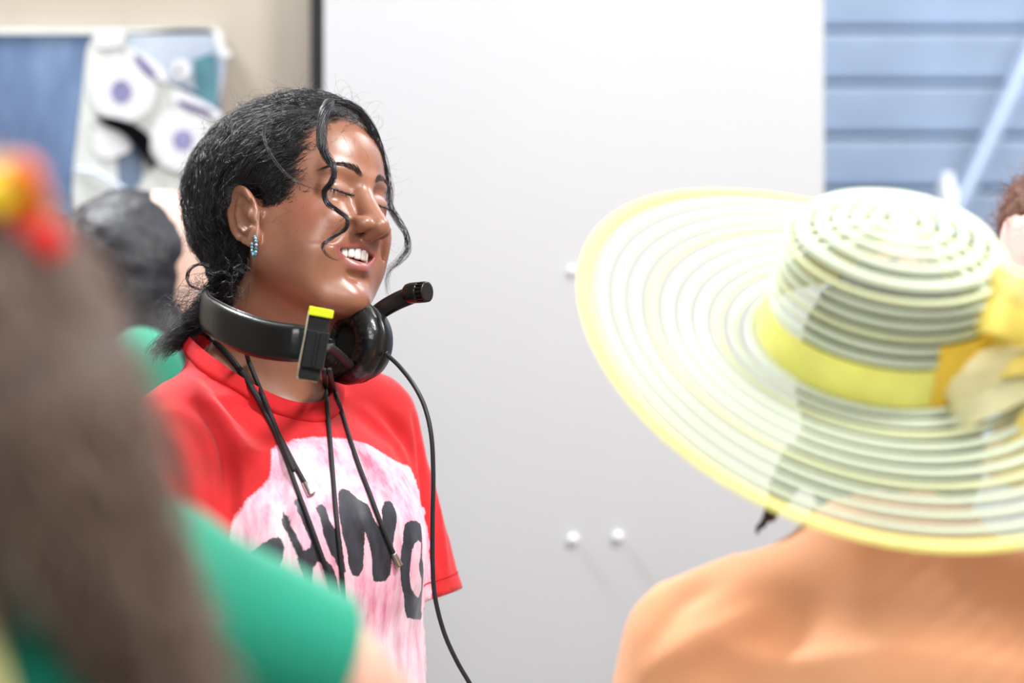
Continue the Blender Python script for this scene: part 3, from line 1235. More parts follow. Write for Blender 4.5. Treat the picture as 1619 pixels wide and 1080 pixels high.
for i in range(1700):
    s0 = hv[RNG.integers(0, len(hv))]
    v, n = flow(s0[None])
    v, n = v[0], n[0]
    b = np.cross(v, n)
    d0 = v * RNG.uniform(.2, 1) + n * RNG.uniform(.15, .8) + b * RNG.normal(0, .4)
    d0 /= np.linalg.norm(d0)
    ax = RNG.normal(0, 1, 3)
    cur = RNG.uniform(.03, .22)
    ln = RNG.uniform(14, 42)
    pts = [s0]
    for k in range(14):
        d0 = d0 + np.cross(ax, d0) * cur - n * .03
        d0 /= np.linalg.norm(d0)
        pts.append(pts[-1] + d0 * ln / 14)
    st.append(HW(np.array(pts)))
    rd.append(np.linspace(.00011, .00004, len(pts)))


def lock(px, depth, n, r0, r1, twist=0., curl=0., thick=.00022, jit=.0012, fray=.2):
    """a lock of strands along picture points at their own depths"""
    c = catmull([P3(x, y, d) for (x, y), d in zip(px, depth)], 10)
    t, nn, bb = frames(c)
    m = len(c)
    s_ = np.linspace(0, 1, m)
    R = np.interp(s_, [0, .15, .75, 1], [r0 * .8, r0, (r0 + r1) / 2, r1])
    for i in range(n):
        a0 = RNG.uniform(0, 2 * math.pi)
        rr = math.sqrt(RNG.uniform(0, 1))
        a = a0 + twist * s_ * 2 * math.pi
        off = (nn * np.cos(a)[:, None] + bb * np.sin(a)[:, None]) * (R * rr)[:, None]
        wob = np.stack([noise3(np.stack([s_ * 7 + i * 3.1, s_ * 0 + k * 9.7, s_ * 0], 1), 31) for k in range(3)], 1) * jit
        e = int(m * (1 - RNG.uniform(0, fray)))
        st.append((c + off + wob)[:e])
        rd.append(np.interp(np.linspace(0, 1, e), [0, .6, 1], [thick, thick * .9, thick * .25]))


# lock in front of the near temple, curling down to the mouth corner
lock([(519, 166), (507, 196), (506, 226), (517, 248), (528, 268), (524, 288), (513, 303), (518, 321), (535, 333), (549, 346), (547, 361), (529, 373),
      (513, 384), (511, 394), (520, 405), (533, 411), (546, 409)],
     [2.475, 2.455, 2.44, 2.43, 2.425, 2.425, 2.43, 2.43, 2.425, 2.42, 2.42, 2.425, 2.425, 2.425, 2.42, 2.415, 2.415], 40, .0030, .0005, 2.2, 0, .00024, .0010, .25)
lock([(522, 160), (512, 180), (509, 215), (514, 243), (526, 262), (527, 282), (518, 296)], [2.475, 2.46, 2.445, 2.435, 2.43, 2.425, 2.425], 60, .0058, .0022, 1.2, 0, .00024, .0012, .5)
lock([(513, 303), (518, 321), (535, 333), (545, 343), (535, 352), (519, 360), (512, 352), (518, 334)], [2.43, 2.43, 2.425, 2.42, 2.415, 2.415, 2.415, 2.42], 5, .0012, .0008, 1, 0, .00014, .001, .4)
# long thin strand over the temple
lock([(420, 195), (417, 215), (425, 240), (447, 270), (470, 288), (495, 297), (515, 302)], [2.41, 2.405, 2.40, 2.395, 2.395, 2.405, 2.415], 9, .0012, .0012, .5, 0, .0002, .0008, .3)
# lock on the far side of the face
lock([(530, 160), (556, 166), (578, 187), (594, 215), (604, 245), (612, 275), (616, 300), (617, 325), (629, 347), (642, 370), (643, 395), (630, 413), (615, 428), (611, 448), (617, 470), (632, 478)],
     [2.49, 2.51, 2.53, 2.54, 2.55, 2.555, 2.555, 2.55, 2.545, 2.54, 2.54, 2.54, 2.54, 2.54, 2.54, 2.54], 42, .0042, .0036, 1.6, 0, .00022, .0016, .3)
lock([(545, 165), (570, 180), (588, 210), (600, 240), (608, 268), (606, 292)], [2.50, 2.52, 2.53, 2.54, 2.545, 2.55], 40, .0050, .002, .8, 0, .00022, .0015, .4)
# pony tail over the back of the shoulder
lock([(352, 440), (330, 478), (306, 508), (282, 532), (258, 550), (240, 572)], [2.50, 2.52, 2.53, 2.52, 2.51, 2.50], 330, .013, .011, .6, 0, .00026, .004, .22)
lock([(345, 450), (318, 470), (290, 490), (268, 512), (252, 540)], [2.50, 2.52, 2.53, 2.52, 2.51], 110, .022, .022, .6, 0, .00014, .009, .4)
# ringlet at the nape
lock([(330, 420), (315, 418), (301, 426), (297, 440), (303, 452), (316, 458), (325, 452), (322, 438)], [2.47, 2.465, 2.46, 2.46, 2.46, 2.465, 2.465, 2.46], 16, .0022, .0012, 1, 0, .00022, .001, .2)
for k in range(14):
    x0, y0 = RNG.uniform(330, 385), RNG.uniform(400, 480)
    a = RNG.uniform(0, 6.28)
    rr = RNG.uniform(8, 17)
    lock([(x0 + rr * math.cos(a + t_), y0 + rr * math.sin(a + t_) + t_ * 3) for t_ in (0, 1, 2, 3, 4)], [2.455] * 5, 3, .001, .001, 1, 0, .00013, .001, .3)
hair_obj('hair_strands', st, rd, HAIR_B, woman)
# ------------------------------------------------------------------ woman: T-shirt
RING_N = 64


def ring_pt(a, r=1.0):
    c, s_ = math.cos(a), math.sin(a)
    return TW(-.038 + .072 * r * c, .075 * r * s_, 1.37975 - .0385 * c - .00825 * math.cos(2 * a))


RING = np.array([ring_pt(2 * math.pi * i / RING_N) for i in range(RING_N + 1)])


SHIRT_SEC = ([.80, .95, 1.05, 1.15, 1.22, 1.29, 1.335], [.112, .109, .106, .105, .102, .084, .05], [.176, .168, .160, .153, .152, .138, .09],
             [.018, .016, .013, .010, .004, -.006, -.025])


def shirt_sd(P):
    t = TLoc(P)
    d = ellcyl(t, *SHIRT_SEC)
    m = t.copy()
    m[:, 1] = np.abs(m[:, 1])
    d = sm(d, ell(m, (.046, .054, 1.185), (.068, .062, .075)), .05)
    d = sm(d, chain(P, [TW(-.06, -.045, 1.362), SHR + np.array([0, 0, .004])], [.030, .048]), .035)
    d = sm(d, chain(P, [TW(-.06, .045, 1.362), SHL + np.array([0, 0, .004])], [.030, .048]), .035)
    d = sm(d, chain(P, [SHR, HEM_R, HEM_R + (HEM_R - SHR) * .1], [.056, .066, .068]), .022)
    d = sm(d, chain(P, [SHL, HEM_L, HEM_L + (HEM_L - SHL) * .1], [.054, .056, .056]), .022)
    near = (np.abs(P[:, 2] - 1.37) < .09) & (np.linalg.norm(t[:, :2] - np.array([-.038, 0]), axis=1) < .15)
    if near.any():
        e = np.full(len(P), .5)
        Pn = P[near]
        dd = np.full(len(Pn), 9.)
        for i in range(0, RING_N, 2):
            dd = np.minimum(dd, cone(Pn, RING[i] - np.array([0, 0, .010]), RING[i + 2] - np.array([0, 0, .010]), .009, .009))
        e[near] = dd
        d = sm(d, e, .018)
    return d


V, Q = surface(shirt_sd, TO + np.array([-.42, -.42, -.56]), TO + np.array([.42, .42, .06]), .0036)
V = relax(V, Q, 2, .5)


def vnormals(V, Q):
    a = V[Q[:, 2]] - V[Q[:, 0]]
    b = V[Q[:, 3]] - V[Q[:, 1]]
    fn = np.cross(a, b)
    N = np.zeros_like(V)
    for k in range(4):
        np.add.at(N, Q[:, k], fn)
    return N / (np.linalg.norm(N, axis=1)[:, None] + 1e-12)


NV = vnormals(V, Q)
bv = BVHTree.FromPolygons([Vector(v) for v in V], Q.tolist())


def brush(V, NV, bv, px, w, h):
    """raise (h > 0) or sink a soft ridge along picture points cast on the cloth; sizes in metres"""
    pts = [cast(bv, x, y) for x, y in catmull(px, 4)]
    pts = [p for p in pts if p is not None]
    d = np.full(len(V), 9.)
    tt = np.zeros(len(V))
    for i in range(len(pts) - 1):
        a, b = pts[i], pts[i + 1]
        ab = b - a
        t = np.clip(((V - a) @ ab) / max(ab.dot(ab), 1e-12), 0, 1)
        e = np.linalg.norm(V - a - t[:, None] * ab, axis=1)
        u = e < d
        d = np.where(u, e, d)
        tt = np.where(u, (i + t) / (len(pts) - 1), tt)
    amp = np.sin(math.pi * np.clip(.08 + .84 * tt, 0, 1)) ** .7
    return V + NV * (h * amp * np.exp(-(d / w) ** 2))[:, None]


for px, w, h in (([(312, 640), (336, 668), (352, 710), (358, 770), (362, 850)], .010, -.007),
                 ([(290, 650), (325, 690), (340, 750), (346, 830)], .010, .007),
                 ([(376, 720), (385, 760), (380, 810)], .008, .006),
                 ([(300, 600), (330, 640), (372, 700), (410, 735)], .011, .007),
                 ([(330, 600), (372, 655), (420, 700)], .009, -.005),
                 ([(240, 690), (270, 760), (290, 830)], .012, -.006),
                 ([(265, 660), (300, 740), (318, 830)], .012, .005),
                 ([(600, 650), (640, 690), (662, 740)], .010, -.007),
                 ([(560, 640), (600, 668), (640, 715)], .009, .005),
                 ([(655, 660), (668, 730), (676, 830), (684, 930)], .006, -.006),
                 ([(672, 690), (690, 790), (706, 900)], .007, .004),
                 ([(440, 700), (446, 760), (452, 840)], .006, -.004),
                 ([(455, 700), (462, 770), (480, 900)], .008, .004),
                 ([(560, 760), (580, 860), (590, 980)], .014, .003),
                 ([(630, 760), (640, 860), (640, 980)], .012, -.003)):
    V = brush(V, NV, bv, px, w, h)
V = V + NV * (.0022 * noise3(V * np.array([22, 22, 9]), 51) + .0009 * noise3(V * 60, 52))[:, None]
bv = BVHTree.FromPolygons([Vector(v) for v in V], Q.tolist())
# cut the neck opening, the sleeve ends and the bottom; pull the edges straight
t = TLoc(V)
rad = np.sqrt(((t[:, 0] + .038) / .072) ** 2 + (t[:, 1] / .075) ** 2)
cut = (rad < 1.0) & (V[:, 2] > 1.30)
for s0, s1, lim in ((SHR, HEM_R, -.085), (SHL, HEM_L, .10)):
    ax = (s1 - s0) / np.linalg.norm(s1 - s0)
    s_ = (V - s1) @ ax
    _mm = np.abs(t) * np.array([0, 1, 0]) + t * np.array([1, 0, 1])
    _ts = sm(ellcyl(t, *SHIRT_SEC), ell(_mm, (.046, .054, 1.185), (.068, .062, .075)), .05)
    reg = (np.linalg.norm(np.cross(V - s0, ax), axis=1) < .11) & (t[:, 1] * np.sign(lim) > abs(lim)) & (_ts > .004)
    kill = reg & (s_ > 0)
    edge = np.zeros(len(V), bool)
    mixq = kill[Q].any(1) & ~kill[Q].all(1)
    edge[Q[mixq].ravel()] = True
    edge &= ~kill
    V[edge] -= s_[edge][:, None] * ax
    cut |= kill
cut |= V[:, 2] < .807
Qs = Q[~cut[Q].any(1)]

# the painted design: outlines in the plane of the chest (her left, height)
CH = .2778


def chest(pxs):
    r = []
    for x, y in pxs:
        p = cast(bv, x, y)
        if p is None:
            for dx in range(1, 40):
                p = cast(bv, x - dx, y)
                if p is not None: break
        r.append(TLoc(p[None])[0][1:] if p is not None else (0, 1))
    return np.array(r)


def c4(pts):
    return chest([(360 + x * CH, 750 + y * CH) for x, y in pts])


disc = chest([(362, 852), (370, 820), (390, 790), (415, 770), (427, 752), (428, 712), (440, 704), (465, 695), (500, 691), (550, 694), (580, 702),
              (600, 714), (625, 729), (645, 737), (655, 745)])
disc = np.vstack([disc, [[.165, 1.24], [.19, 1.2], [.19, .90], [.10, .86], [-.06, .86], [-.135, .95], [-.15, 1.05]]])
glyphs = [
    c4([(70, 520), (110, 465), (150, 430), (200, 392), (250, 362), (285, 355), (315, 380), (323, 420), (318, 470), (300, 510), (292, 580), (285, 700), (80, 720)]),
    c4([(318, 210), (335, 232), (352, 258), (362, 300), (400, 370), (430, 430), (448, 432), (470, 415), (475, 380), (440, 310), (402, 222), (380, 165), (385, 142), (400, 136),
        (418, 150), (432, 195), (470, 270), (500, 360), (520, 420), (560, 490), (600, 530), (622, 600), (640, 690), (585, 695), (560, 590), (530, 505), (512, 498), (488, 530), (480, 590), (485, 660),
        (440, 650), (430, 575), (402, 505), (396, 460), (365, 400), (330, 322), (305, 270)]),
    c4([(500, 190), (520, 172), (545, 172), (560, 195), (577, 260), (605, 305), (640, 330), (655, 430), (672, 560), (640, 560), (605, 470), (590, 462), (565, 400), (541, 330), (527, 255)]),
    c4([(628, 110), (640, 88), (655, 80), (690, 92), (740, 140), (800, 172), (830, 250), (868, 310), (880, 270), (876, 195), (892, 158), (915, 150), (935, 160), (955, 205), (963, 262), (948, 340),
        (940, 410), (932, 500), (924, 575), (895, 610), (830, 612), (822, 560), (822, 480), (800, 385), (782, 325), (777, 420), (768, 540), (745, 583), (712, 577), (690, 530), (680, 440), (655, 350), (640, 265), (630, 200)]),
]
og = c4([(1000, 320), (1010, 282), (1040, 264), (1075, 264), (1098, 285), (1104, 330), (1106, 480), (1104, 700), (1108, 800), (1100, 828), (1060, 824), (1020, 818), (1006, 760), (1000, 680), (985, 600), (980, 520), (986, 440), (998, 380)])
oh = c4([(1050, 430), (1066, 390), (1084, 376), (1100, 392), (1098, 470), (1088, 510), (1092, 560), (1103, 600), (1100, 660), (1085, 705), (1062, 680), (1044, 650), (1035, 590), (1040, 500)])
t = TLoc(V)
uv = t[:, 1:]
sd_disc = poly_sd(uv, disc)
sd_g = np.min([poly_sd(uv, g) for g in glyphs] + [np.maximum(poly_sd(uv, og), -poly_sd(uv, oh))], 0)
back = (t[:, 0] < .02) | (ellcyl(t, *SHIRT_SEC) > .03)
_ml = t.copy()
_ml[:, 1] = np.abs(_ml[:, 1])
_tor = sm(ellcyl(t, *SHIRT_SEC), ell(_ml, (.046, .054, 1.185), (.068, .062, .075)), .05)
back |= (_tor > .009) & (t[:, 1] > .10)
sd_disc = np.where(back, .05, sd_disc)
sd_g = np.where(back, .05, sd_g)
m = Mat('red_jersey_with_paint')
wob = m.math('MULTIPLY', m.math('SUBTRACT', m.noise(260, 4, .7), .5), .004)


def thr(name, soft):
    v = m.math('ADD', m.attr(name), wob)
    x = m.n('ShaderNodeMapRange', i_From_Min=soft, i_From_Max=-soft)
    m.l(v, x.inputs['Value'])
    return x.outputs[0]


redc = m.ramp(m.noise(9, 3), [(.3, srgb(192, 10, 22)), (.7, srgb(210, 17, 26))])
streak = m.math('ADD', m.math('MULTIPLY', m.noise(18, 5, .65, stretch=(1, 1, .35)), .75), m.math('MULTIPLY', m.noise(120, 3, .6, stretch=(1, 1, .2)), .3))
pink = m.ramp(streak, [(.36, srgb(204, 112, 140)), (.47, srgb(228, 168, 190)), (.60, srgb(240, 210, 222))])
blk = m.ramp(m.noise(90, 4, .6, stretch=(1, 1, .3)), [(.35, srgb(28, 28, 36)), (.7, srgb(52, 54, 68))])
f1 = thr('disc', .0012)
f2 = thr('glyph', .0006)
col = m.mix(f2, m.mix(f1, redc, pink), blk)
m.set(Base_Color=col, Roughness=m.math('MULTIPLY_ADD', f2, -.35, .82))
m.b.inputs['Sheen Weight'].default_value = .15
wv = m.noise(1400, 2)
m.bump(m.math('ADD', wv, m.math('MULTIPLY', f2, .6)), .25, .0007)
SHIRT_M = m.m
RED_RIB = Mat('red_rib_knit')
tc = RED_RIB.n('ShaderNodeTexCoord')
RED_RIB.set(Base_Color=RED_RIB.ramp(RED_RIB.noise(30), [(.3, srgb(190, 10, 22)), (.7, srgb(208, 17, 26))]), Roughness=.85)
RED_RIB.bump(RED_RIB.noise(900, 2, .5, stretch=(1, 1, .1)), .3, .0008)
used = np.zeros(len(V), bool)
used[Qs.ravel()] = True
ren = np.cumsum(used) - 1
Vs, Qs = V[used], ren[Qs]
shirt = mesh_obj('t_shirt', Vs, Qs, SHIRT_M, woman, attrs=dict(disc=sd_disc[used], glyph=sd_g[used]))
sol = shirt.modifiers.new('thickness', 'SOLIDIFY')
sol.thickness = .0016
sol.offset = -1
tag(shirt, 'red T-shirt with a pink painted disc and black brush letters')
# her body, drawn in a little where the cloth covers it
Vb, Qb, ab = BODY
tb = TLoc(Vb)
radb = np.sqrt(((tb[:, 0] + .038) / .072) ** 2 + (tb[:, 1] / .075) ** 2)
cov = (shirt_sd(Vb) < .010) & ((radb > 1.2) | (Vb[:, 2] < 1.30)) & (Vb[:, 2] < 1.42)
for s0, s1, lim in ((SHR, HEM_R, -.085), (SHL, HEM_L, .10)):
    ax = (s1 - s0) / np.linalg.norm(s1 - s0)
    cov &= ~(((Vb - s1) @ ax > -.02) & (tb[:, 1] * np.sign(lim) > abs(lim)))
wgt = cov.astype(float)
for _ in range(3):
    acc, num = np.zeros(len(Vb)), np.zeros(len(Vb))
    for k in range(4):
        np.add.at(acc, Qb[:, k], wgt[Qb[:, (k + 1) % 4]])
        np.add.at(num, Qb[:, k], 1)
    wgt = np.where(cov, .5 * wgt + .5 * acc / np.maximum(num, 1), 0)
Vb = Vb - vnormals(Vb, Qb) * (.016 * wgt)[:, None]
woman_body = mesh_obj('body', Vb, Qb, SKIN_W, woman, attrs=ab)
BV_SHIRT = BVHTree.FromPolygons([Vector(v) for v in Vs], Qs.tolist())

# ribbed collar, laid on the cloth round the opening
ca_ = np.linspace(0, 2 * math.pi, 129)[:-1]
rows = []
for w, hh in ((-.003, -.003), (-.003, .0008), (0, .0030), (.007, .0032), (.014, .0030), (.0185, .0026), (.0200, .0002)):
    ring = []
    for a in ca_:
        o = .075 * math.cos(a) * TB[0] + .075 * math.sin(a) * TB[1]
        o /= np.linalg.norm(o)
        sl = .35 + .35 * max(0, math.cos(a))
        pt = ring_pt(a) + o * .004 + (o * (1 - sl) + np.array([0, 0, -1.]) * sl) * w * 1.25
        h = BV_SHIRT.find_nearest(Vector(pt))
        if w > .001:
            pt = np.array(h[0]) + np.array(h[1]) * hh
        else:
            pt = pt + np.array([0, 0, 1.]) * hh
        ring.append(pt)
    ring = np.array(ring)
    for _ in range(3):
        ring = .25 * np.roll(ring, 1, 0) + .5 * ring + .25 * np.roll(ring, -1, 0)
    rows.append(ring)
Vc = np.concatenate(rows)
nr = len(ca_)
Fc = [(i * nr + j, i * nr + (j + 1) % nr, (i + 1) * nr + (j + 1) % nr, (i + 1) * nr + j) for i in range(len(rows) - 1) for j in range(nr)]
mesh_obj('collar', Vc, Fc, RED_RIB.m, woman)
BV_COLLAR = BVHTree.FromPolygons([Vector(v) for v in Vc], [list(f) for f in Fc])
# sleeve hem: a stitched band near the edge of the far sleeve
for s0, s1, lim in ((SHL, HEM_L, .10),):
    ax = (s1 - s0) / np.linalg.norm(s1 - s0)
    pts = []
    e1 = np.cross(ax, [0, 0, 1.])
    e1 /= np.linalg.norm(e1)
    e2 = np.cross(ax, e1)
    for a in np.linspace(0, 2 * math.pi, 60):
        dr = e1 * math.cos(a) + e2 * math.sin(a)
        h = BV_SHIRT.ray_cast(Vector(s1 - ax * .018 + dr * .09), Vector(-dr), .1)
        if h[0] is not None and TLoc(np.array(h[0])[None])[0][1] > .11:
            pts.append(np.array(h[0]) + dr * .0003)
    if len(pts) > 8:
        Vv, Fc = tube(pts, .0007, 5)
        mesh_obj('hem_seam', Vv, Fc, RED_RIB.m, woman)
# ------------------------------------------------------------------ headset round her neck
LEATHER = plain('black_leatherette', srgb(9, 9, 12), .28, .15, 60, .2, 160, .0010, spec=.55)
PAD_M = plain('black_pad_vinyl', srgb(8, 8, 10), .28, .15, 60, .5, 120, .0015, spec=.6)
PLAST = plain('black_plastic', srgb(13, 13, 15), .34, .1, 80, .15, 500, .0004)
DARKFOAM = plain('black_foam', srgb(8, 8, 9), .95, .1, 200, .4, 700, .001)
TAPE_Y = plain('neon_yellow_tape', srgb(232, 246, 20), .5, .05, 90, .2, 300, .0005)
TAPE_K = plain('black_gaffer_tape', srgb(16, 16, 18), .6, .12, 200, .3, 900, .0005)
VELC = plain('cream_velcro_edge', srgb(206, 192, 168), .9, .12, 300, .5, 800, .001)
CABLE_M = plain('black_rubber_cable', srgb(38, 40, 48), .42, .1, 100, spec=.5)

headset = empty('headset', P3(560, 545, 2.41), 'black headset with padded ear cup and microphone hanging round the neck', 'headset')
# padded head band: from behind the neck along the near side to the bracket
band_px = [(402, 455, 2.60), (360, 462, 2.585), (331, 480, 2.53), (328, 494, 2.475), (345, 507, 2.430), (372, 521, 2.397), (405, 533, 2.376), (440, 540, 2.364), (475, 543, 2.358), (505, 545, 2.357)]
c = catmull([P3(x, y, d) for x, y, d in band_px], 8)
m_ = len(c)
hw = np.interp(np.linspace(0, 1, m_), [0, .3, .6, .85, 1], [.0185, .0185, .0192, .0180, .0150])
up = np.tile(np.array([.10, .02, 1.]), (m_, 1))
tt, _, _ = frames(c)
bb = up - tt * np.sum(up * tt, 1)[:, None]
bb /= np.linalg.norm(bb, axis=1)[:, None]
nn = np.cross(bb, tt)
K = 20
V = []
for i in range(m_):
    for j in range(K):
        a = 2 * math.pi * j / K
        cx = math.copysign(abs(math.cos(a)) ** .75, math.cos(a)) * (.0072 if i < m_ * .86 else .0050)
        cy = math.copysign(abs(math.sin(a)) ** .55, math.sin(a)) * hw[i]
        V.append(c[i] + nn[i] * cx + bb[i] * cy)
Fc = [(i * K + j, i * K + (j + 1) % K, (i + 1) * K + (j + 1) % K, (i + 1) * K + j) for i in range(m_ - 1) for j in range(K)]
Fc += [tuple(range(K))[::-1], tuple((m_ - 1) * K + j for j in range(K))]
hb = mesh_obj('head_band', V, Fc, LEATHER, headset)
# stitched piping along both edges of the band
for sg in (1, -1):
    pv, pf = tube(c[6:] + bb[6:] * (hw[6:] * sg * .985)[:, None] , .0011, 6)
    mesh_obj('piping', pv, pf, LEATHER, hb)

# slider bracket with tape
Ax = np.array([1., -.05, -.04])
Az = np.array([.18, 0, 1.])
Az /= np.linalg.norm(Az)
Ax = Ax - Az * Ax.dot(Az)
Ax /= np.linalg.norm(Ax)
Ay = np.cross(Az, Ax)
AX = np.array([Ax, Ay, Az])
BC = P3(497, 546, 2.347)
V, Fc = box(BC + Az * .0 + Ay * .003, (.0205, .006, .068), AX, .0012)
br = mesh_obj('slider_bracket', V, Fc, TAPE_K, headset, False)
V, Fc = box(BC + Az * -.004 - Ay * .0035 + Ax * .002, (.0215, .008, .037), AX, .0012)
mesh_obj('clip', V, Fc, PLAST, br, False)
V, Fc = box(BC - Ay * .0085 + Ax * .0035 - Az * .004, (.0035, .003, .034), AX, .0008)
mesh_obj('clip_rail', V, Fc, PLAST, br, False)
# yellow tape wrapped over the top end, slightly uneven
V, Fc = box(BC + Az * .0325 + Ax * .0008, (.0236, .0096, .0085), AX, .001)
V = V + np.array([0, 0, 1.]) * (.0004 * noise3(V * 500, 3))[:, None]
mesh_obj('yellow_tape', V, Fc, TAPE_Y, br, False)
# cream edges of the velcro strip under the bracket
edge = [(-.0115, -.0345), (-.0120, -.020), (-.0112, .010), (-.0112, .032)]
V, Fc = tube([BC + Ax * x + Az * z + Ay * .0055 for x, z in edge], .0014, 6)
V2, F2 = tube([BC + Ax * x + Az * (z + .0008 * math.sin(x * 900)) + Ay * .0050 for x, z in ((-.0125, -.0345), (-.006, -.0352), (.001, -.0344), (.0085, -.0352))], .0017, 6)
mesh_obj('velcro_edge', *merge((V, Fc), (V2, F2)), VELC, br)

# ear cup: padded ring facing left and towards us, with a hollow middle
EC = P3(553, 541, 2.50)
EN = np.array([-.74, -.67, .05])
EN /= np.linalg.norm(EN)
EU = np.array([.10, .12, 1.])
EU = EU - EN * EU.dot(EN)
EU /= np.linalg.norm(EU)
EX = np.cross(EU, EN)
if EX[0] < 0: EX = -EX
RX, RZ = .0330, .0300
KA, KB = 72, 16
V = []
for i in range(KA):
    a = 2 * math.pi * i / KA
    dr = EX * math.cos(a) * RX + EU * math.sin(a) * RZ
    wr = 1 + .05 * math.sin(23 * a + 2 * math.sin(3 * a)) + .035 * math.sin(41 * a + 1.3)
    for j in range(KB):
        b = 2 * math.pi * j / KB
        rr = .0150
        V.append(EC + dr * (1 + math.cos(b) * rr / .031) + EN * math.sin(b) * rr * (wr if math.sin(b) > -.2 else 1) * 1.0)
Fc = [(i * KB + j, ((i + 1) % KA) * KB + j, ((i + 1) % KA) * KB + (j + 1) % KB, i * KB + (j + 1) % KB) for i in range(KA) for j in range(KB)]
pad = mesh_obj('ear_pad', V, Fc, PAD_M, headset)
V = []
rings = ((1.16, -.004), (1.42, -.006), (1.42, -.012), (1.25, -.024), (.8, -.032), (.02, -.034))
for r, h in rings:
    for i in range(KA):
        a = 2 * math.pi * i / KA
        V.append(EC + (EX * math.cos(a) * RX + EU * math.sin(a) * RZ) * r + EN * h)
Fc = [(k * KA + i, k * KA + (i + 1) % KA, (k + 1) * KA + (i + 1) % KA, (k + 1) * KA + i) for k in range(len(rings) - 1) for i in range(KA)]
mesh_obj('ear_cup', V, Fc, PLAST, headset)
V = []
for r, h in ((.85, .0045), (.5, .0030), (.01, .0025)):
    for i in range(KA):
        a = 2 * math.pi * i / KA
        V.append(EC + (EX * math.cos(a) * RX + EU * math.sin(a) * RZ) * r + EN * h)
Fc = [(k * KA + i, k * KA + (i + 1) % KA, (k + 1) * KA + (i + 1) % KA, (k + 1) * KA + i) for k in range(2) for i in range(KA)]
mesh_obj('speaker_foam', V, Fc, DARKFOAM, headset)
# fork that joins bracket and cup
V, Fc = tube(catmull([BC + Ax * .008 + Ay * .004 - Az * .004, P3(518, 548, 2.375), P3(535, 560, 2.43), P3(560, 585, 2.49)], 6), .006, 10, True, .003)
mesh_obj('yoke', V, Fc, TAPE_K, headset)

# microphone boom and capsule
mb = catmull([P3(583, 506, 2.515), P3(605, 489, 2.51), P3(628, 476, 2.505), P3(652, 466, 2.50)], 6)
V, Fc = tube(mb, .0030, 10, True, .0100, up=np.array([.42, 0, .9]))
mesh_obj('microphone_boom', V, Fc, PLAST, headset)
MC = P3(641, 464, 2.498)
MA = P3(682, 461, 2.480) - MC
MA /= np.linalg.norm(MA)
V, Fc = lathe([(.001, -.001), (.0072, .0), (.0098, .003), (.0108, .0075), (.0110, .017), (.0106, .0185)], MC, MA, 40)
cap = mesh_obj('microphone', V, Fc, PLAST, headset)
V, Fc = lathe([(.0093, .0170), (.0093, .0262), (.0080, .0268), (.001, .0268)], MC, MA, 32)
mesh_obj('grille', V, Fc, DARKFOAM, cap)
x_ = np.cross(MA, [0, 0, 1.])
x_ /= np.linalg.norm(x_)
z_ = np.cross(x_, MA)
for i in range(16):
    a = 2 * math.pi * i / 16
    dr = x_ * math.cos(a) + z_ * math.sin(a)
    tg = np.cross(MA, dr)
    V, Fc = box(MC + dr * .0098 + MA * .0222, (.0022, .0019, .0085), np.array([dr, tg, MA]), .0005)
    mesh_obj('grille_rib', V, Fc, PLAST, cap, False)
V, Fc = lathe([(.0085, .0262), (.0106, .0262), (.0106, .0278), (.0085, .0278)], MC, MA, 32)
mesh_obj('rim', V, Fc, PLAST, cap)

# cable with strain relief
cb = catmull([P3(601, 549, 2.485), P3(612, 561, 2.475), P3(632, 580, 2.465), P3(655, 610, 2.455), P3(672, 645, 2.450), P3(682, 690, 2.445), P3(685, 750, 2.445), P3(684, 820, 2.450), P3(684, 890, 2.455),
              P3(688, 945, 2.460), P3(702, 1000, 2.465), P3(722, 1045, 2.470), P3(745, 1085, 2.475), P3(775, 1140, 2.495), P3(800, 1230, 2.525), P3(800, 1330, 2.5)], 8)
V, Fc = tube(cb, .0024, 10)
mesh_obj('cable', V, Fc, CABLE_M, headset)
V, Fc = tube(cb[1:9], np.linspace(.0042, .0030, 8), 12)
mesh_obj('strain_relief', V, Fc, PLAST, headset)

# ------------------------------------------------------------------ neck cords with metal tips
m = Mat('black_braided_cord')
m.set(Base_Color=m.ramp(m.noise(1100, 2), [(.35, srgb(14, 14, 16)), (.7, srgb(40, 40, 46))]), Roughness=.6)
m.bump(m.noise(1500, 2), .5, .0008)
CORD = m.m
STEEL = plain('brushed_steel', srgb(190, 184, 178), .28, .05, 300, metal=1)


def on_cloth(x, y, off=.0026):
    best = None
    for b_ in (BV_SHIRT, BV_HEAD, BV_COLLAR):
        p = cast(b_, x, y)
        if p is not None and (best is None or p[1] < best[1]):
            best = p
    if best is None:
        return on_cloth(x + 4, y, off)
    v = np.array([0, 0, CAM_Z]) - best
    return best + v / np.linalg.norm(v) * off


def cord_path(px, off=.0026, d0=None):
    fixed = [P3(*p) for p in px if len(p) == 3]
    laid = catmull([p for p in px if len(p) == 2], 5)
    out_ = fixed + [on_cloth(x, y, off) for x, y in laid]
    return catmull(np.array(out_), 2)


def cord(name, px, label, r=.0025, tip=False, off=.0026):
    pts = cord_path(px, off)
    for _ in range(3):
        pts[1:-1] = .25 * pts[:-2] + .5 * pts[1:-1] + .25 * pts[2:]
    root = empty(name, pts[0], label, 'cord', 'black braided neck cords')
    V, Fc = tube(pts, r, 10)
    mesh_obj('braid', V, Fc, CORD, root)
    if tip:
        ax = pts[-1] - pts[-4]
        ax /= np.linalg.norm(ax)
        V, Fc = lathe([(.0026, -.004), (.0032, -.003), (.0046, .010), (.0046, .0112), (.0034, .0114), (.0030, .009), (.001, .009)], pts[-1], ax, 24)
        mesh_obj('metal_tip', V, Fc, STEEL, root)
    return root


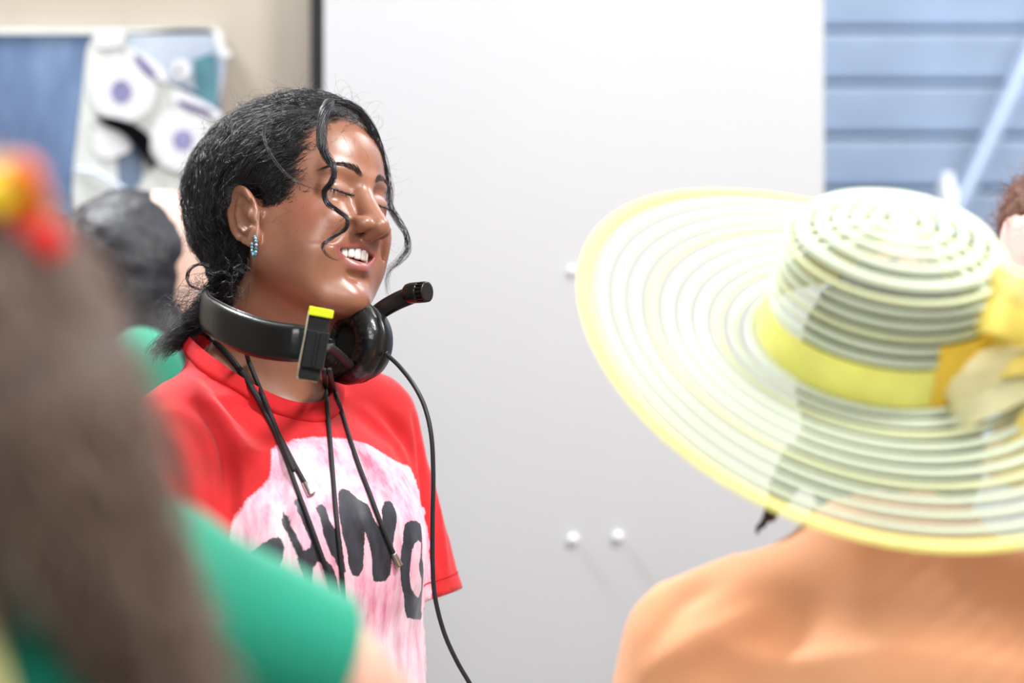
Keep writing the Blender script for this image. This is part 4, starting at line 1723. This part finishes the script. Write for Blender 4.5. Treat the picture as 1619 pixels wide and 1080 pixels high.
cord('neck_cord', [(350, 505, 2.49), (326, 515, 2.46), (316, 522), (333, 536), (360, 562), (385, 594), (408, 632), (432, 678), (452, 725), (470, 775), (488, 822), (506, 872), (524, 925), (534, 985)],
     'black neck cord whose end disappears behind the green sleeve, leftmost one')
cord('neck_cord', [(356, 512, 2.49), (333, 520, 2.455), (324, 524), (340, 540), (366, 566), (391, 600), (415, 640), (440, 686), (463, 730), (484, 768)],
     'black neck cord ending in the upper metal tip', tip=True, off=.0030)
cord('neck_cord', [(388, 545, 2.40), (391, 566), (404, 598), (419, 634), (436, 676), (452, 715), (465, 745)], 'short black neck cord coming out below the headset band', off=.0056)
cord('neck_cord', [(512, 585, 2.40), (514, 606), (518, 650), (522, 700), (526, 750), (531, 810), (537, 870), (542, 930), (545, 980)], 'black neck cord hanging straight down the middle of the shirt')
cord('neck_cord', [(521, 585, 2.40), (527, 612), (540, 652), (553, 694), (568, 738), (585, 782), (603, 830), (624, 880)], 'black neck cord ending in the lower metal tip', tip=True)

# ------------------------------------------------------------------ beaded hoop earring
TURQ = [plain('turquoise_bead', srgb(96, 170, 196), .25, .1, 400, coat=.5), plain('pale_blue_bead', srgb(140, 196, 222), .2, .1, 400, coat=.5), plain('teal_bead', srgb(70, 140, 150), .25, .1, 400, coat=.5)]
e0 = cast(BV_HEAD, 404, 374)
ear_root = empty('hoop_earring', e0, 'small hoop earring of turquoise beads in the ear lobe', 'earring')
dirv = np.array([0, 0, -1.])
sidev = np.array([-.35, -.55, 0])
sidev /= np.linalg.norm(sidev)
outv = (np.array([0, 0, CAM_Z]) - e0)
outv /= np.linalg.norm(outv)
hc = e0 + dirv * .0095 + outv * .003 + np.array([-.0015, 0, 0])
hx = np.array([.42, -.9, 0])
V, Fc = tube([hc + (hx * math.cos(a) * .0068 + np.array([0, 0, 1.]) * math.sin(a) * .0098) for a in np.linspace(0, 2 * math.pi, 33)], .0005, 6, False)
mesh_obj('wire', V, Fc, STEEL, ear_root)
for i in range(13):
    a = math.radians(70 - i * 22)
    p = hc + hx * math.cos(a) * .0068 + np.array([0, 0, 1.]) * math.sin(a) * .0098
    V, Fc = lathe([(.0002, -.0016), (.0012, -.0012), (.0017, 0), (.0012, .0012), (.0002, .0016)], p, hx * -math.sin(a) + np.array([0, 0, 1.]) * math.cos(a), 8)
    mesh_obj('bead', V, Fc, TURQ[(0, 1, 0, 1, 2, 1, 0, 2, 1, 0, 2, 0, 1)[i]], ear_root, False)
V, Fc = lathe([(.0002, -.001), (.001, -.0006), (.001, .0006), (.0002, .001)], e0 + outv * .001, outv, 8)
mesh_obj('stud', V, Fc, STEEL, ear_root)
# ------------------------------------------------------------------ the other people
class Figure:
    """standing figure: sculpted body, clothes as children"""

    def __init__(s, x, y, az, scale=1.0):
        s.o = np.array([x, y, 0.])
        s.B = basis(az, 0, 0)
        s.k = scale

    def W(s, f, l, z):
        return s.o + s.k * (f * s.B[0] + l * s.B[1] + np.array([0, 0, z]))

    def T(s, P):
        q = P - s.o
        return np.stack([q @ s.B[0], q @ s.B[1], q[:, 2]], -1) / s.k


def legs_sd(fg, P, pad=0.):
    d = ell(fg.T(P), (-.01, 0, .93), (.105 + pad, .165 + pad, .12)) * fg.k
    for sg in (1, -1):
        d = sm(d, chain(P, [fg.W(0, .085 * sg, .86), fg.W(.01, .09 * sg, .47), fg.W(-.01, .095 * sg, .09)], [.085 + pad, .060 + pad, .045 + pad]), .03)
    return d


def build_lower(fg, root, mat_t, mat_s):
    V, Q = surface(lambda P: np.maximum(legs_sd(fg, P, .012), P[:, 2] - .97 * fg.k), fg.o + np.array([-.35, -.35, .02]), fg.o + np.array([.35, .35, 1.08]), .014)
    mesh_obj('trousers', V, Q, mat_t, root)
    for sg in (1, -1):
        def sh(P):
            t = fg.T(P)
            d = cone(t, (-.05, .095 * sg, .045), (.13, .10 * sg, .030), .045, .036)
            return np.maximum(d, -t[:, 2])
        V, Q = surface(sh, fg.W(0, .097 * sg, 0) + np.array([-.25, -.25, -.02]), fg.W(0, .097 * sg, 0) + np.array([.25, .25, .14]), .009)
        mesh_obj('shoe', V, Q, mat_s, root)


DENIM = plain('dark_denim', srgb(44, 52, 74), .85, .15, 60, .2, 800, .0006)
BLACKC = plain('black_cotton', srgb(26, 26, 30), .85, .15, 60)
SHOE = plain('white_sneaker', srgb(205, 204, 200), .55, .06, 60)

# --- woman's lower half
fgw = Figure(*(TW(-.01, 0, 0)[:2]), 43, .985)
build_lower(fgw, woman, DENIM, SHOE)

# --- person with the hat: seen from behind
HD = 2.02
HN = np.array([.10, -.54, .835])
HN /= np.linalg.norm(HN)
HC = P3(1385, 545, HD)
SKIN_L = skin_mat('skin_light', srgb(226, 176, 156), .45)
m = Mat('orange_jersey')
m.set(Base_Color=m.ramp(m.noise(6, 3), [(.3, srgb(250, 172, 124)), (.7, srgb(255, 188, 142))]), Roughness=.85)
m.b.inputs['Sheen Weight'].default_value = .2
m.bump(m.noise(900, 2), .15, .0006)
ORANGE = m.m
DKHAIR = hair_mat('dark_brown_hair', srgb(48, 38, 34), .4, .3)
DKMASS = plain('dark_brown_hair_mass', srgb(40, 32, 29), .6, .3, 200, .5, 200, .003)
fg = Figure(HC[0] + .02, HC[1] + .045, -84, 1.0)      # faces away from us
_hz = HC[2]
hatp = empty('person', fg.o, 'person seen from behind in an orange top under the wide striped hat', 'person')


def hp_body(P):
    t = fg.T(P)
    z = _hz - .02
    d = ell(t, (.01, 0, z - .015), (.092, .075, .115))
    d = sm(d, cone(t, (-.01, 0, z - .07), (-.03, 0, z - .20), .052, .058), .03)
    d = sm(d, ellcyl(t, [.86, 1.0, 1.08, z - .23], [.08, .07, .07, .05], [.15, .13, .13, .11], [.01, .01, .01, -.01]), .03)
    for sg in (1, -1):
        d = sm(d, chain(t, [(-.02, .05 * sg, z - .24), (-.015, .165 * sg, z - .255), (-.01, .212 * sg, z - .50), (.14, .16 * sg, z - .68)], [.036, .036, .034, .026]), .02)
    for sg in (1, -1):
        w, e = fg.W(.14, .16 * sg, z - .68), fg.W(-.01, .20 * sg, z - .52)
        d = sm(d, hand_sd(P, w, w - e, fg.B[1] * -sg), .008)
    return d


V, Q = surface(hp_body, fg.o + np.array([-.4, -.4, .60]), fg.o + np.array([.4, .4, 1.55]), .007)
_in = (fg.T(V)[:, 2] < _hz - .18) & (fg.T(V)[:, 2] > .92) & (np.abs(fg.T(V)[:, 1]) < .16)
Q = Q[~_in[Q].all(1)]
mesh_obj('body', V, Q, SKIN_L, hatp)


def hp_shirt(P):
    t = fg.T(P)
    z = _hz - .02
    d = ellcyl(t, [.88, 1.0, 1.10, z - .24], [.115, .11, .115, .09], [.18, .165, .175, .15], [0, 0, 0, -.02])
    d = sm(d, cone(t, (-.03, 0, z - .135), (-.03, 0, z - .22), .066, .085), .05)
    for sg in (1, -1):
        d = sm(d, chain(t, [(-.025, .06 * sg, z - .175), (-.02, .172 * sg, z - .240), (-.01, .215 * sg, z - .48)], [.04, .058, .064]), .035)
    return d


V, Q = surface(hp_shirt, fg.o + np.array([-.4, -.4, .80]), fg.o + np.array([.4, .4, 1.40]), .006)
V = relax(V, Q, 2)
NV = vnormals(V, Q)
bvh_ = BVHTree.FromPolygons([Vector(v) for v in V], Q.tolist())
for px, w, h in (([(1030, 1060), (1110, 1010), (1210, 965)], .012, .008), ([(1040, 1010), (1080, 950), (1130, 925)], .014, -.008), ([(1010, 960), (1090, 905), (1180, 880)], .012, .005),
                 ([(1300, 1000), (1400, 1020), (1540, 1000)], .02, -.004), ([(1500, 960), (1570, 990), (1619, 1040)], .015, .005)):
    V = brush(V, NV, bvh_, px, w, h)
mesh_obj('orange_top', V, Q, ORANGE, hatp)
build_lower(fg, hatp, DENIM, SHOE)


def hp_hair(P):
    t = fg.T(P)
    z = _hz - .02
    d = ell(t, (-.004, 0, z - .010), (.092, .080, .105))
    d = sm(d, ell(t, (-.030, 0, z - .085), (.055, .072, .070)), .03)
    d = sm(d, cone(t, (-.02, .080, z - .08), (-.02, .114, z - .140), .016, .003), .015)
    return np.maximum(d, t[:, 0] - .06)


V, Q = surface(hp_hair, fg.o + np.array([-.2, -.2, _hz - .28]), fg.o + np.array([.2, .2, _hz + .14]), .006)
V = V + vnormals(V, Q) * (.003 * noise3(V * 90, 5))[:, None]
mesh_obj('hair', V, Q, DKMASS, hatp)

# --- the hat: every braid ring is a piece, with sheer mesh between
HX = np.array([1., 0, 0]) - HN * HN[0]
HX /= np.linalg.norm(HX)
HY = np.cross(HN, HX)                         # points away from us and up


def sheer(name, col, alpha):
    m = Mat(name)
    m.set(Base_Color=m.ramp(m.noise(200, 2), [(.3, tuple(v * .93 for v in col[:3]) + (1,)), (.7, col)]), Roughness=.5)
    m.b.inputs['Alpha'].default_value = alpha
    m.b.inputs['Transmission Weight'].default_value = 0
    return m.m


MINT = sheer('mint_white_braid', srgb(206, 216, 190), .97)
MINT2 = sheer('pale_yellow_braid', srgb(206, 212, 168), .97)
MESHY = sheer('sheer_mint_mesh', srgb(170, 184, 150), .07)
TRIM = plain('yellow_trim_braid', srgb(238, 230, 132), .5, .05, 80)
RIB = plain('yellow_satin_ribbon', srgb(244, 240, 124), .35, .05, 30, sheen=.2)
RIB2 = plain('amber_shade_and_knot', srgb(250, 206, 66), .35, .06, 30)  # amber for the shaded part of the band; also colours the knot
hat = empty('sun_hat', HC, 'wide striped sun hat in mint white and yellow with a ribbon band', 'hat')
RB, RC, HH = .236, .0930, .116


def hat_pt(s_, a):
    """s_ runs: 0 crown centre .. 1 crown edge .. 2 crown foot .. 3 brim edge"""
    if s_ < 1:
        r, h = RC * .86 * s_, HH - .020 * s_ ** 3 + .004
    elif s_ < 1.15:
        u = (s_ - 1) / .15
        r, h = RC * (.86 + .06 * math.sin(u * math.pi / 2)), HH - .016 - .012 * u
    elif s_ < 2:
        u = (s_ - 1.15) / .85
        r, h = RC * (.92 + .08 * u), (HH - .028) * (1 - u)
    else:
        u = s_ - 2
        r = RC + (RB - RC) * u
        wav = .030 * math.cos(a - 2.7) + .012 * math.cos(2 * a + .6)
        h = -.006 * u ** 2 + wav * u ** 1.6
    ex = 1.06
    return HC + HX * (r * math.cos(a) * ex) + HY * (r * math.sin(a)) + HN * h


def ring(s0, s1, mat, name, bulge=.0034, n=84, rows=4, a0=0., a1=2 * math.pi, lift=0., parent=None):
    closed = abs(a1 - a0 - 2 * math.pi) < 1e-6
    V, Fc = [], []
    na = n if closed else n + 1
    for k in range(rows + 1):
        for i in range(na):
            a = a0 + (a1 - a0) * i / n
            p = hat_pt(s0 + (s1 - s0) * k / rows, a)
            e = hat_pt(s0 + (s1 - s0) * k / rows + .01, a) - hat_pt(s0 + (s1 - s0) * k / rows - .01 if s0 > .02 else max(0, s0 + (s1 - s0) * k / rows - .01), a)
            tg = hat_pt(s0 + (s1 - s0) * k / rows + 1e-4, a + .01) - hat_pt(s0 + (s1 - s0) * k / rows + 1e-4, a - .01)
            nn_ = np.cross(e, tg)
            L_ = np.linalg.norm(nn_)
            nn_ = nn_ / L_ if L_ > 1e-9 else HN
            if nn_ @ HN < -.2: nn_ = -nn_
            V.append(p + nn_ * (bulge * math.sin(math.pi * k / rows) + lift))
    for k in range(rows):
        for i in range(n):
            j = (i + 1) % na
            Fc.append((k * na + i, k * na + j, (k + 1) * na + j, (k + 1) * na + i))
    return mesh_obj(name, V, Fc, mat, parent or hat)


nb = 10
for i in range(nb):
    s0 = 2.02 + i * .94 / nb
    ring(s0, s0 + .94 / nb * .60, MINT if i % 4 != 2 else MINT2, 'brim_braid')
    ring(s0 + .94 / nb * .57, s0 + .94 / nb * 1.06, MESHY, 'brim_mesh', 0, rows=1)
ring(2.955, 3.03, TRIM, 'brim_trim', .003)
ns = 6
for i in range(ns):
    s0 = 1.05 + i * .64 / ns
    ring(s0, s0 + .64 / ns * .62, MINT if i % 3 else MINT2, 'crown_braid')
    ring(s0 + .64 / ns * .58, s0 + .64 / ns * 1.06, MESHY, 'crown_mesh', 0, rows=1)
nt = 6
for i in range(nt):
    s0 = .02 + i * 1.03 / nt
    ring(s0, s0 + 1.03 / nt * .70, MINT, 'crown_braid')
    ring(s0 + 1.03 / nt * .64, s0 + 1.03 / nt * 1.06, MESHY, 'crown_mesh', 0, rows=1)
ring(0, .05, MINT, 'crown_button', .001, 24, 1)
ring(1.70, 2.02, MESHY, 'crown_mesh', 0, rows=1)
rb = ring(1.66, 1.99, RIB, 'ribbon_band', .001, lift=.0022)
ring(1.44, 1.985, RIB2, 'amber_shade_strip', .001, 24, 4, math.radians(-72), math.radians(-14), .0042)  # amber tint of light through the bow, put in as an extra strip
# ruffled yellow bow on the side
bow = empty('hat_bow', hat_pt(1.8, math.radians(-12)), 'ruffled yellow tulle bow on the side of the striped hat', 'bow')
BOWM = sheer('yellow_tulle', srgb(250, 226, 104), .80)
BOWM2 = sheer('pale_tulle', srgb(250, 244, 190), .75)
bc = hat_pt(1.7, math.radians(-10)) + (HX * .95 - HY * .3) * .062
for k in range(17):
    a = 2 * math.pi * k / 17 + .2
    dr = np.array([.25 + .3 * math.cos(a * 3), -.35 + .2 * math.sin(a), 0]) + HX * math.cos(a) * .9 + HN * math.sin(a) * 1.0
    dr /= np.linalg.norm(dr)
    side = np.cross(dr, np.array([.3, -1, .2]))
    side /= np.linalg.norm(side)
    up_ = np.cross(side, dr)
    ln = RNG.uniform(.08, .135)
    V, Fc = [], []
    for i in range(13):
        u = i / 12
        ph = u * math.pi * 2
        loop = bc + dr * ln * (1 - math.cos(ph)) * .5 + up_ * .022 * math.sin(ph)
        for j in range(6):
            v = j / 5 - .5
            V.append(loop + side * v * (.018 + .040 * math.sin(u * math.pi)) + up_ * .005 * math.sin(v * 9 + u * 11 + k))
    Fc = [(i * 6 + j, i * 6 + j + 1, (i + 1) * 6 + j + 1, (i + 1) * 6 + j) for i in range(12) for j in range(5)]
    mesh_obj('bow_loop', V, Fc, BOWM if k % 3 else BOWM2, bow)
V, Fc = lathe([(.001, -.014), (.012, -.010), (.016, 0), (.012, .010), (.001, .014)], bc, HX - HY * .3, 14)
mesh_obj('bow_knot', V, Fc, RIB2, bow)
for k in range(2):
    c_ = catmull([bc, bc + np.array([.02 + .02 * k, -.02, -.05]), bc + np.array([.0 + .05 * k, -.03, -.10]), bc + np.array([.03 + .05 * k, -.035, -.15])], 6)
    V, Fc = tube(c_, np.linspace(.012, .022, len(c_)), 12, True, .0012, up=np.array([0, 1., 0]))
    mesh_obj('bow_tail', V, Fc, BOWM, bow)

# --- curly red-haired person at the edge of the frame
RH = P3(1688, 425, 2.80)
SKIN_P = skin_mat('skin_pale', srgb(238, 200, 192), .4)
REDH = hair_mat('auburn_hair', srgb(132, 84, 58), .45, .35)
REDM = plain('auburn_hair_mass', srgb(108, 68, 48), .6, .3, 150, .5, 200, .003)
fr_ = Figure(RH[0], RH[1], 150, 1.0)
rp = empty('person', fr_.o, 'pale person with curly auburn hair half hidden behind the striped hat', 'person')
GREYT = plain('grey_cotton', srgb(140, 140, 148), .85, .08, 60)


def rp_body(P):
    t = fr_.T(P)
    z = RH[2]
    d = ell(t, (-.01, 0, z + .02), (.094, .074, .10))
    d = sm(d, ell(t, (.03, 0, z - .045), (.058, .055, .072)), .03)
    d = sm(d, cone(t, (.075, 0, z - .01), (.098, 0, z - .04), .009, .012), .012)
    d = sm(d, ell(t, (.075, 0, z - .078), (.02, .026, .012)), .012)
    d = ssub(d, ell(t, (.095, .033, z - .0), (.016, .018, .012)), .01)
    d = ssub(d, ell(t, (.095, -.033, z - .0), (.016, .018, .012)), .01)
    for sg in (1, -1):
        d = sm(d, ell(t, (-.005, .076 * sg, z - .02), (.018, .008, .03)), .006)
    d = sm(d, cone(t, (-.01, 0, z - .07), (-.03, 0, z - .20), .05, .056), .03)
    d = sm(d, ellcyl(t, [.86, 1.0, 1.1, z - .21], [.09, .085, .09, .06], [.15, .13, .14, .12], [0, 0, 0, -.02]), .05)
    for sg in (1, -1):
        d = sm(d, chain(t, [(-.02, .05 * sg, z - .21), (-.02, .165 * sg, z - .26), (-.01, .20 * sg, z - .52), (.14, .16 * sg, z - .70)], [.04, .045, .036, .026]), .03)
        w, e = fr_.W(.14, .16 * sg, z - .70), fr_.W(-.01, .20 * sg, z - .52)
        d = sm(d, hand_sd(P, w, w - e, fr_.B[1] * -sg), .008)
    return d


V, Q = surface(rp_body, fr_.o + np.array([-.4, -.4, .55]), fr_.o + np.array([.4, .4, 1.65]), .006)
mesh_obj('body', V, Q, SKIN_P, rp)


def rp_shirt(P):
    t = fr_.T(P)
    z = RH[2]
    d = ellcyl(t, [.88, 1.0, 1.10, z - .22], [.115, .11, .112, .08], [.18, .165, .17, .14], [0, 0, 0, -.02])
    for sg in (1, -1):
        d = sm(d, chain(t, [(-.025, .06 * sg, z - .205), (-.02, .165 * sg, z - .255), (-.01, .205 * sg, z - .46)], [.038, .056, .06]), .035)
    return d


V, Q = surface(rp_shirt, fr_.o + np.array([-.4, -.4, .80]), fr_.o + np.array([.4, .4, 1.50]), .012)
mesh_obj('grey_top', V, Q, GREYT, rp)
build_lower(fr_, rp, DENIM, SHOE)


def rp_hair(P):
    t = fr_.T(P)
    z = RH[2]
    d = ell(t, (-.022, 0, z + .035), (.105, .088, .098))
    return ssub(d, ell(t, (.095, 0, z - .03), (.075, .10, .085)), .02)


V, Q = surface(rp_hair, fr_.o + np.array([-.25, -.25, RH[2] - .1]), fr_.o + np.array([.25, .25, RH[2] + .2]), .006)
NVh = vnormals(V, Q)
mesh_obj('hair', V + NVh * (.004 * noise3(V * 80, 5))[:, None], Q, REDM, rp)
st, rd = [], []
for i in range(2600):
    k = RNG.integers(0, len(V))
    p0, n0 = V[k], NVh[k]
    d0 = n0 * .5 + RNG.normal(0, .6, 3) + np.array([0, 0, -.2])
    ax = RNG.normal(0, 1, 3)
    pts = [p0]
    ln = RNG.uniform(.025, .05)
    for j in range(11):
        d0 = d0 / np.linalg.norm(d0)
        d0 = d0 + np.cross(ax, d0) * .35 - n0 * .04
        pts.append(pts[-1] + d0 / np.linalg.norm(d0) * ln / 11)
    st.append(np.array(pts))
    rd.append(np.linspace(.0003, .0001, 12))
hair_obj('curls', st, rd, REDH, rp)

# --- dark-haired person in green behind the woman
BGD = 3.22
BH = P3(246, 455, BGD)
GREENT = Mat('emerald_jersey')
GREENT.set(Base_Color=GREENT.ramp(GREENT.noise(6, 3), [(.3, srgb(0, 128, 102)), (.7, srgb(0, 152, 122))]), Roughness=.85)
GREENT.b.inputs['Sheen Weight'].default_value = .2
GREENT.bump(GREENT.noise(900, 2), .15, .0006)
SKIN_R = skin_mat('skin_rosy', srgb(232, 194, 180), .45)
NAVYH = plain('blue_black_hair', srgb(34, 36, 46), .5, .3, 120, .5, 150, .004)
fb = Figure(BH[0] + .01, BH[1], -5, 1.0)
bp = empty('person', fb.o, 'blurred dark-haired person in green behind the smiling one', 'person')


def bp_body(P):
    t = fb.T(P)
    z = BH[2]
    d = ell(t, (.0, 0, z + .03), (.090, .074, .10))
    d = sm(d, ell(t, (.035, 0, z - .04), (.056, .055, .072)), .03)
    d = sm(d, cone(t, (.08, 0, z - .005), (.102, 0, z - .035), .009, .012), .012)
    d = sm(d, ell(t, (.08, 0, z - .072), (.018, .026, .012)), .012)
    d = sm(d, cone(t, (-.01, 0, z - .06), (-.03, 0, z - .18), .05, .056), .03)
    d = sm(d, ellcyl(t, [.86, 1.0, 1.1, z - .17], [.09, .085, .09, .06], [.15, .13, .14, .12], [0, 0, 0, -.02]), .05)
    for sg in (1, -1):
        d = sm(d, chain(t, [(-.02, .05 * sg, z - .12), (-.02, .165 * sg, z - .12), (-.01, .20 * sg, z - .42), (.14, .16 * sg, z - .66)], [.04, .045, .036, .026]), .03)
        w, e = fb.W(.14, .16 * sg, z - .66), fb.W(-.01, .20 * sg, z - .48)
        d = sm(d, hand_sd(P, w, w - e, fb.B[1] * -sg), .008)
    return d


V, Q = surface(bp_body, fb.o + np.array([-.4, -.4, .55]), fb.o + np.array([.4, .4, 1.70]), .008)
mesh_obj('body', V, Q, SKIN_R, bp)


def bp_shirt(P):
    t = fb.T(P)
    z = BH[2]
    d = ellcyl(t, [.88, 1.0, 1.10, z - .17], [.115, .11, .112, .08], [.18, .165, .17, .14], [0, 0, 0, -.02])
    for sg in (1, -1):
        d = sm(d, chain(t, [(-.025, .05 * sg, z - .09), (-.02, .165 * sg, z - .115), (-.01, .205 * sg, z - .36)], [.042, .058, .062]), .035)
    return d


V, Q = surface(bp_shirt, fb.o + np.array([-.4, -.4, .80]), fb.o + np.array([.4, .4, 1.52]), .011)
mesh_obj('green_top', V, Q, GREENT.m, bp)
build_lower(fb, bp, BLACKC, SHOE)


def bp_hair(P):
    t = fb.T(P)
    z = BH[2]
    d = ell(t, (-.045, 0, z + .03), (.105, .098, .100))
    d = sm(d, ell(t, (-.045, -.01, z - .06), (.072, .088, .10)), .03)
    d = sm(d, ell(t, (.02, -.05, z - .085), (.06, .04, .05)), .03)
    return ssub(d, ell(t, (.105, 0, z + .01), (.085, .12, .085)), .02)


V, Q = surface(bp_hair, fb.o + np.array([-.25, -.25, BH[2] - .25]), fb.o + np.array([.25, .25, BH[2] + .2]), .008)
V = V + vnormals(V, Q) * (.004 * noise3(V * 60, 5))[:, None]
mesh_obj('hair', V, Q, NAVYH, bp)

# --- long-haired person in green, near the camera on the left
GH = P3(-118, 545, 1.25)
GS = P3(215, 935, 1.50)          # shoulder joint of the reaching arm
GE = P3(505, 1075, 1.56)         # elbow
gdir = -62
fgn = Figure(P3(-40, 0, 1.42)[0], 1.42, gdir, 1.0)
gp_ = empty('person', fgn.o, 'long-haired person in an emerald T-shirt close to the camera, arm reaching out', 'person')
gz = GS[2]
GT = fgn.T(GS[None])[0]
GHt = fgn.T(GH[None])[0]
GEt = fgn.T(GE[None])[0]
GWt = fgn.T(P3(830, 1340, 1.66)[None])[0]


def gn_body(P):
    t = fgn.T(P)
    d = ell(t, GHt, (.088, .074, .108))
    d = sm(d, cone(t, GHt + np.array([-.02, .0, -.06]), (-.06, 0, gz + .0), .05, .06), .03)
    d = sm(d, ellcyl(t, [.70, .85, 1.0, gz], [.09, .085, .09, .07], [.15, .13, .14, .13], [-.02, -.03, -.04, -.06]), .05)
    d = sm(d, chain(t, [(-.06, 0, gz + .02), GT, GEt, GWt], [.05, .050, .040, .027], .02), .03)
    lt = np.array([-.08, .19, gz - .02])
    d = sm(d, chain(t, [(-.06, 0, gz + .02), lt, lt + np.array([0, .03, -.28]), lt + np.array([.16, .0, -.42])], [.05, .046, .038, .026], .02), .03)
    w, e = fgn.W(*GWt), fgn.W(*GEt)
    d = sm(d, hand_sd(P, w, w - e, fgn.B[1]), .008)
    w, e = fgn.W(*(lt + np.array([.16, 0, -.42]))), fgn.W(*(lt + np.array([0, .03, -.28])))
    return sm(d, hand_sd(P, w, w - e, -fgn.B[1]), .008)


V, Q = surface(gn_body, fgn.o + np.array([-.5, -.5, .60]), fgn.o + np.array([.6, .7, 1.55]), .009)
mesh_obj('body', V, Q, SKIN_L, gp_)
SLE = GT + (GEt - GT) * .93


def gn_shirt(P):
    t = fgn.T(P)
    d = ellcyl(t, [.76, .85, 1.0, gz + .0], [.12, .115, .118, .09], [.175, .16, .17, .15], [-.02, -.03, -.04, -.06])
    d = sm(d, cone(t, (-.06, 0, gz + .055), (-.06, 0, gz), .06, .08), .05)
    lt = np.array([-.08, .19, gz - .02])
    d = sm(d, chain(t, [(-.06, -.05, gz + .02), GT, SLE], [.055, .060, .060], .02), .04)
    d = sm(d, chain(t, [(-.06, .05, gz + .02), lt, lt + np.array([0, .025, -.2])], [.055, .056, .06], .02), .04)
    ax = (SLE - GT) / np.linalg.norm(SLE - GT)
    return d


V, Q = surface(gn_shirt, fgn.o + np.array([-.5, -.5, .74]), fgn.o + np.array([.6, .7, 1.46]), .008)
V = relax(V, Q, 2)
NV = vnormals(V, Q)
axw = (SLE - GT) / np.linalg.norm(SLE - GT)
V = V + NV * (.004 * noise3(V * np.array([18, 18, 9]), 61))[:, None]
s_ = (fgn.T(V) - SLE) @ axw
kill = (s_ > 0) & (np.linalg.norm(np.cross(fgn.T(V) - GT, axw), axis=1) < .10)
mixq = kill[Q].any(1) & ~kill[Q].all(1)
ed = np.zeros(len(V), bool)
ed[Q[mixq].ravel()] = True
ed &= ~kill
V[ed] -= s_[ed][:, None] * (axw @ fgn.B)
mesh_obj('green_t_shirt', V, Q[~kill[Q].any(1)], GREENT.m, gp_)
build_lower(fgn, gp_, DENIM, SHOE)
BRH = hair_mat('brown_hair', srgb(128, 106, 94), .45, .4, .4)
BRM = plain('brown_hair_mass', srgb(98, 80, 71), .6, .3, 120, .5, 120, .004)
hang = [P3(-70, 520, 1.23), P3(50, 650, 1.23), P3(150, 820, 1.26), P3(212, 950, 1.285), P3(250, 1080, 1.30), P3(262, 1180, 1.31)]


def gn_hair(P):
    t = fgn.T(P)
    d = ell(t, GHt + np.array([-.006, 0, .008]), (.092, .086, .108))
    d = sm(d, chain(P, hang, [.075, .055, .037, .029, .024, .014], .02), .02)
    return ssub(d, ell(t, GHt + np.array([.13, .02, -.03]), (.07, .07, .08)), .02)


V, Q = surface(gn_hair, GH + np.array([-.25, -.2, -.32]), GH + np.array([.28, .3, .16]), .007)
V = relax(V, Q, 1)
NVh = vnormals(V, Q)
V = V + NVh * (.004 * noise3(V * np.array([60, 60, 14]), 5))[:, None]
mesh_obj('hair_mass', V, Q, BRM, gp_)
V_HAIRG, Q_HAIRG = V, Q
st, rd = [], []
vis = np.flatnonzero(NVh[:, 1] < .4)
for i in range(2600):
    k = vis[RNG.integers(0, len(vis))]
    p0, n0 = V[k], NVh[k]
    d0 = np.array([.42, .05, -.85]) + RNG.normal(0, .2, 3)
    pts = [p0 - n0 * .002]
    ph = RNG.uniform(0, 6)
    for j in range(12):
        d1 = d0 - n0 * .10 + np.array([math.sin(ph + j * .7) * .5, math.cos(ph + j * .7) * .3, 0])
        pts.append(pts[-1] + d1 / np.linalg.norm(d1) * .0055)
    st.append(np.array(pts))
    rd.append(np.linspace(.0006, .0002, 13))
hair_obj('hair_strands', st, rd, BRH, gp_)
# yellow sash edge low on the back
SASH = plain('pale_yellow_cloth', srgb(226, 226, 156), .85, .05, 60)
bvg = None
sash = [P3(-110, 860, 1.25), P3(-76, 940, 1.25), P3(-48, 1010, 1.25), P3(-26, 1080, 1.25), P3(-5, 1180, 1.25)]
V, Fc = tube(catmull(sash, 6), .016, 12, True, .003, up=np.array([0, 1., 0]))
mesh_obj('yellow_sash', V, Fc, SASH, gp_)

# --- hair ornament with red band, yellow and orange petals
ORN = P3(22, 304, 1.18)
orn = empty('hair_ornament', ORN, 'red headband with a yellow and orange bow on the brown hair', 'headband')
REDR = plain('red_satin', srgb(232, 30, 26), .4, .05, 40)
ORR = plain('orange_satin', srgb(252, 120, 20), .4, .05, 40)
YER = plain('yellow_satin', srgb(255, 214, 40), .4, .05, 40)
_bg = BVHTree.FromPolygons([Vector(v) for v in V_HAIRG], Q_HAIRG.tolist())
_pp = []
for x, y in ((-90, 300), (-40, 312), (0, 325), (40, 345), (70, 372), (92, 400)):
    p = cast(_bg, x, y)
    if p is not None: _pp.append(p * (1 - .010) + .010 * np.array([0, 0, CAM_Z]))
c_ = catmull(_pp, 6)
V, Fc = tube(c_, .003, 12, True, .0075, up=np.array([.5, .2, .85]))
mesh_obj('red_band', V, Fc, REDR, orn)
for k, (dx, dz, mm) in enumerate(((-.007, .005, YER), (.004, .004, ORR), (-.003, -.002, YER), (.009, -.004, ORR), (-.012, .001, YER), (.007, .008, ORR), (-.002, .008, YER))):
    V, Fc = [], []
    cpt = ORN + np.array([dx, -.006 * (k % 3), dz])
    bm = bmesh.new()
    bmesh.ops.create_uvsphere(bm, u_segments=14, v_segments=8, radius=1)
    for v in bm.verts:
        v.co = Vector((v.co.x * .0105, v.co.y * .006, v.co.z * .0085))
        a = .5 * k
        v.co = Vector((v.co.x * math.cos(a) - v.co.z * math.sin(a), v.co.y + .002 * math.sin(v.co.x * 400 + k), v.co.x * math.sin(a) + v.co.z * math.cos(a)))
    bm.verts.index_update()
    V = np.array([v.co[:] for v in bm.verts]) + cpt
    Fc = [tuple(v.index for v in f.verts) for f in bm.faces]
    bm.free()
    mesh_obj('petal', V, Fc, mm, orn)
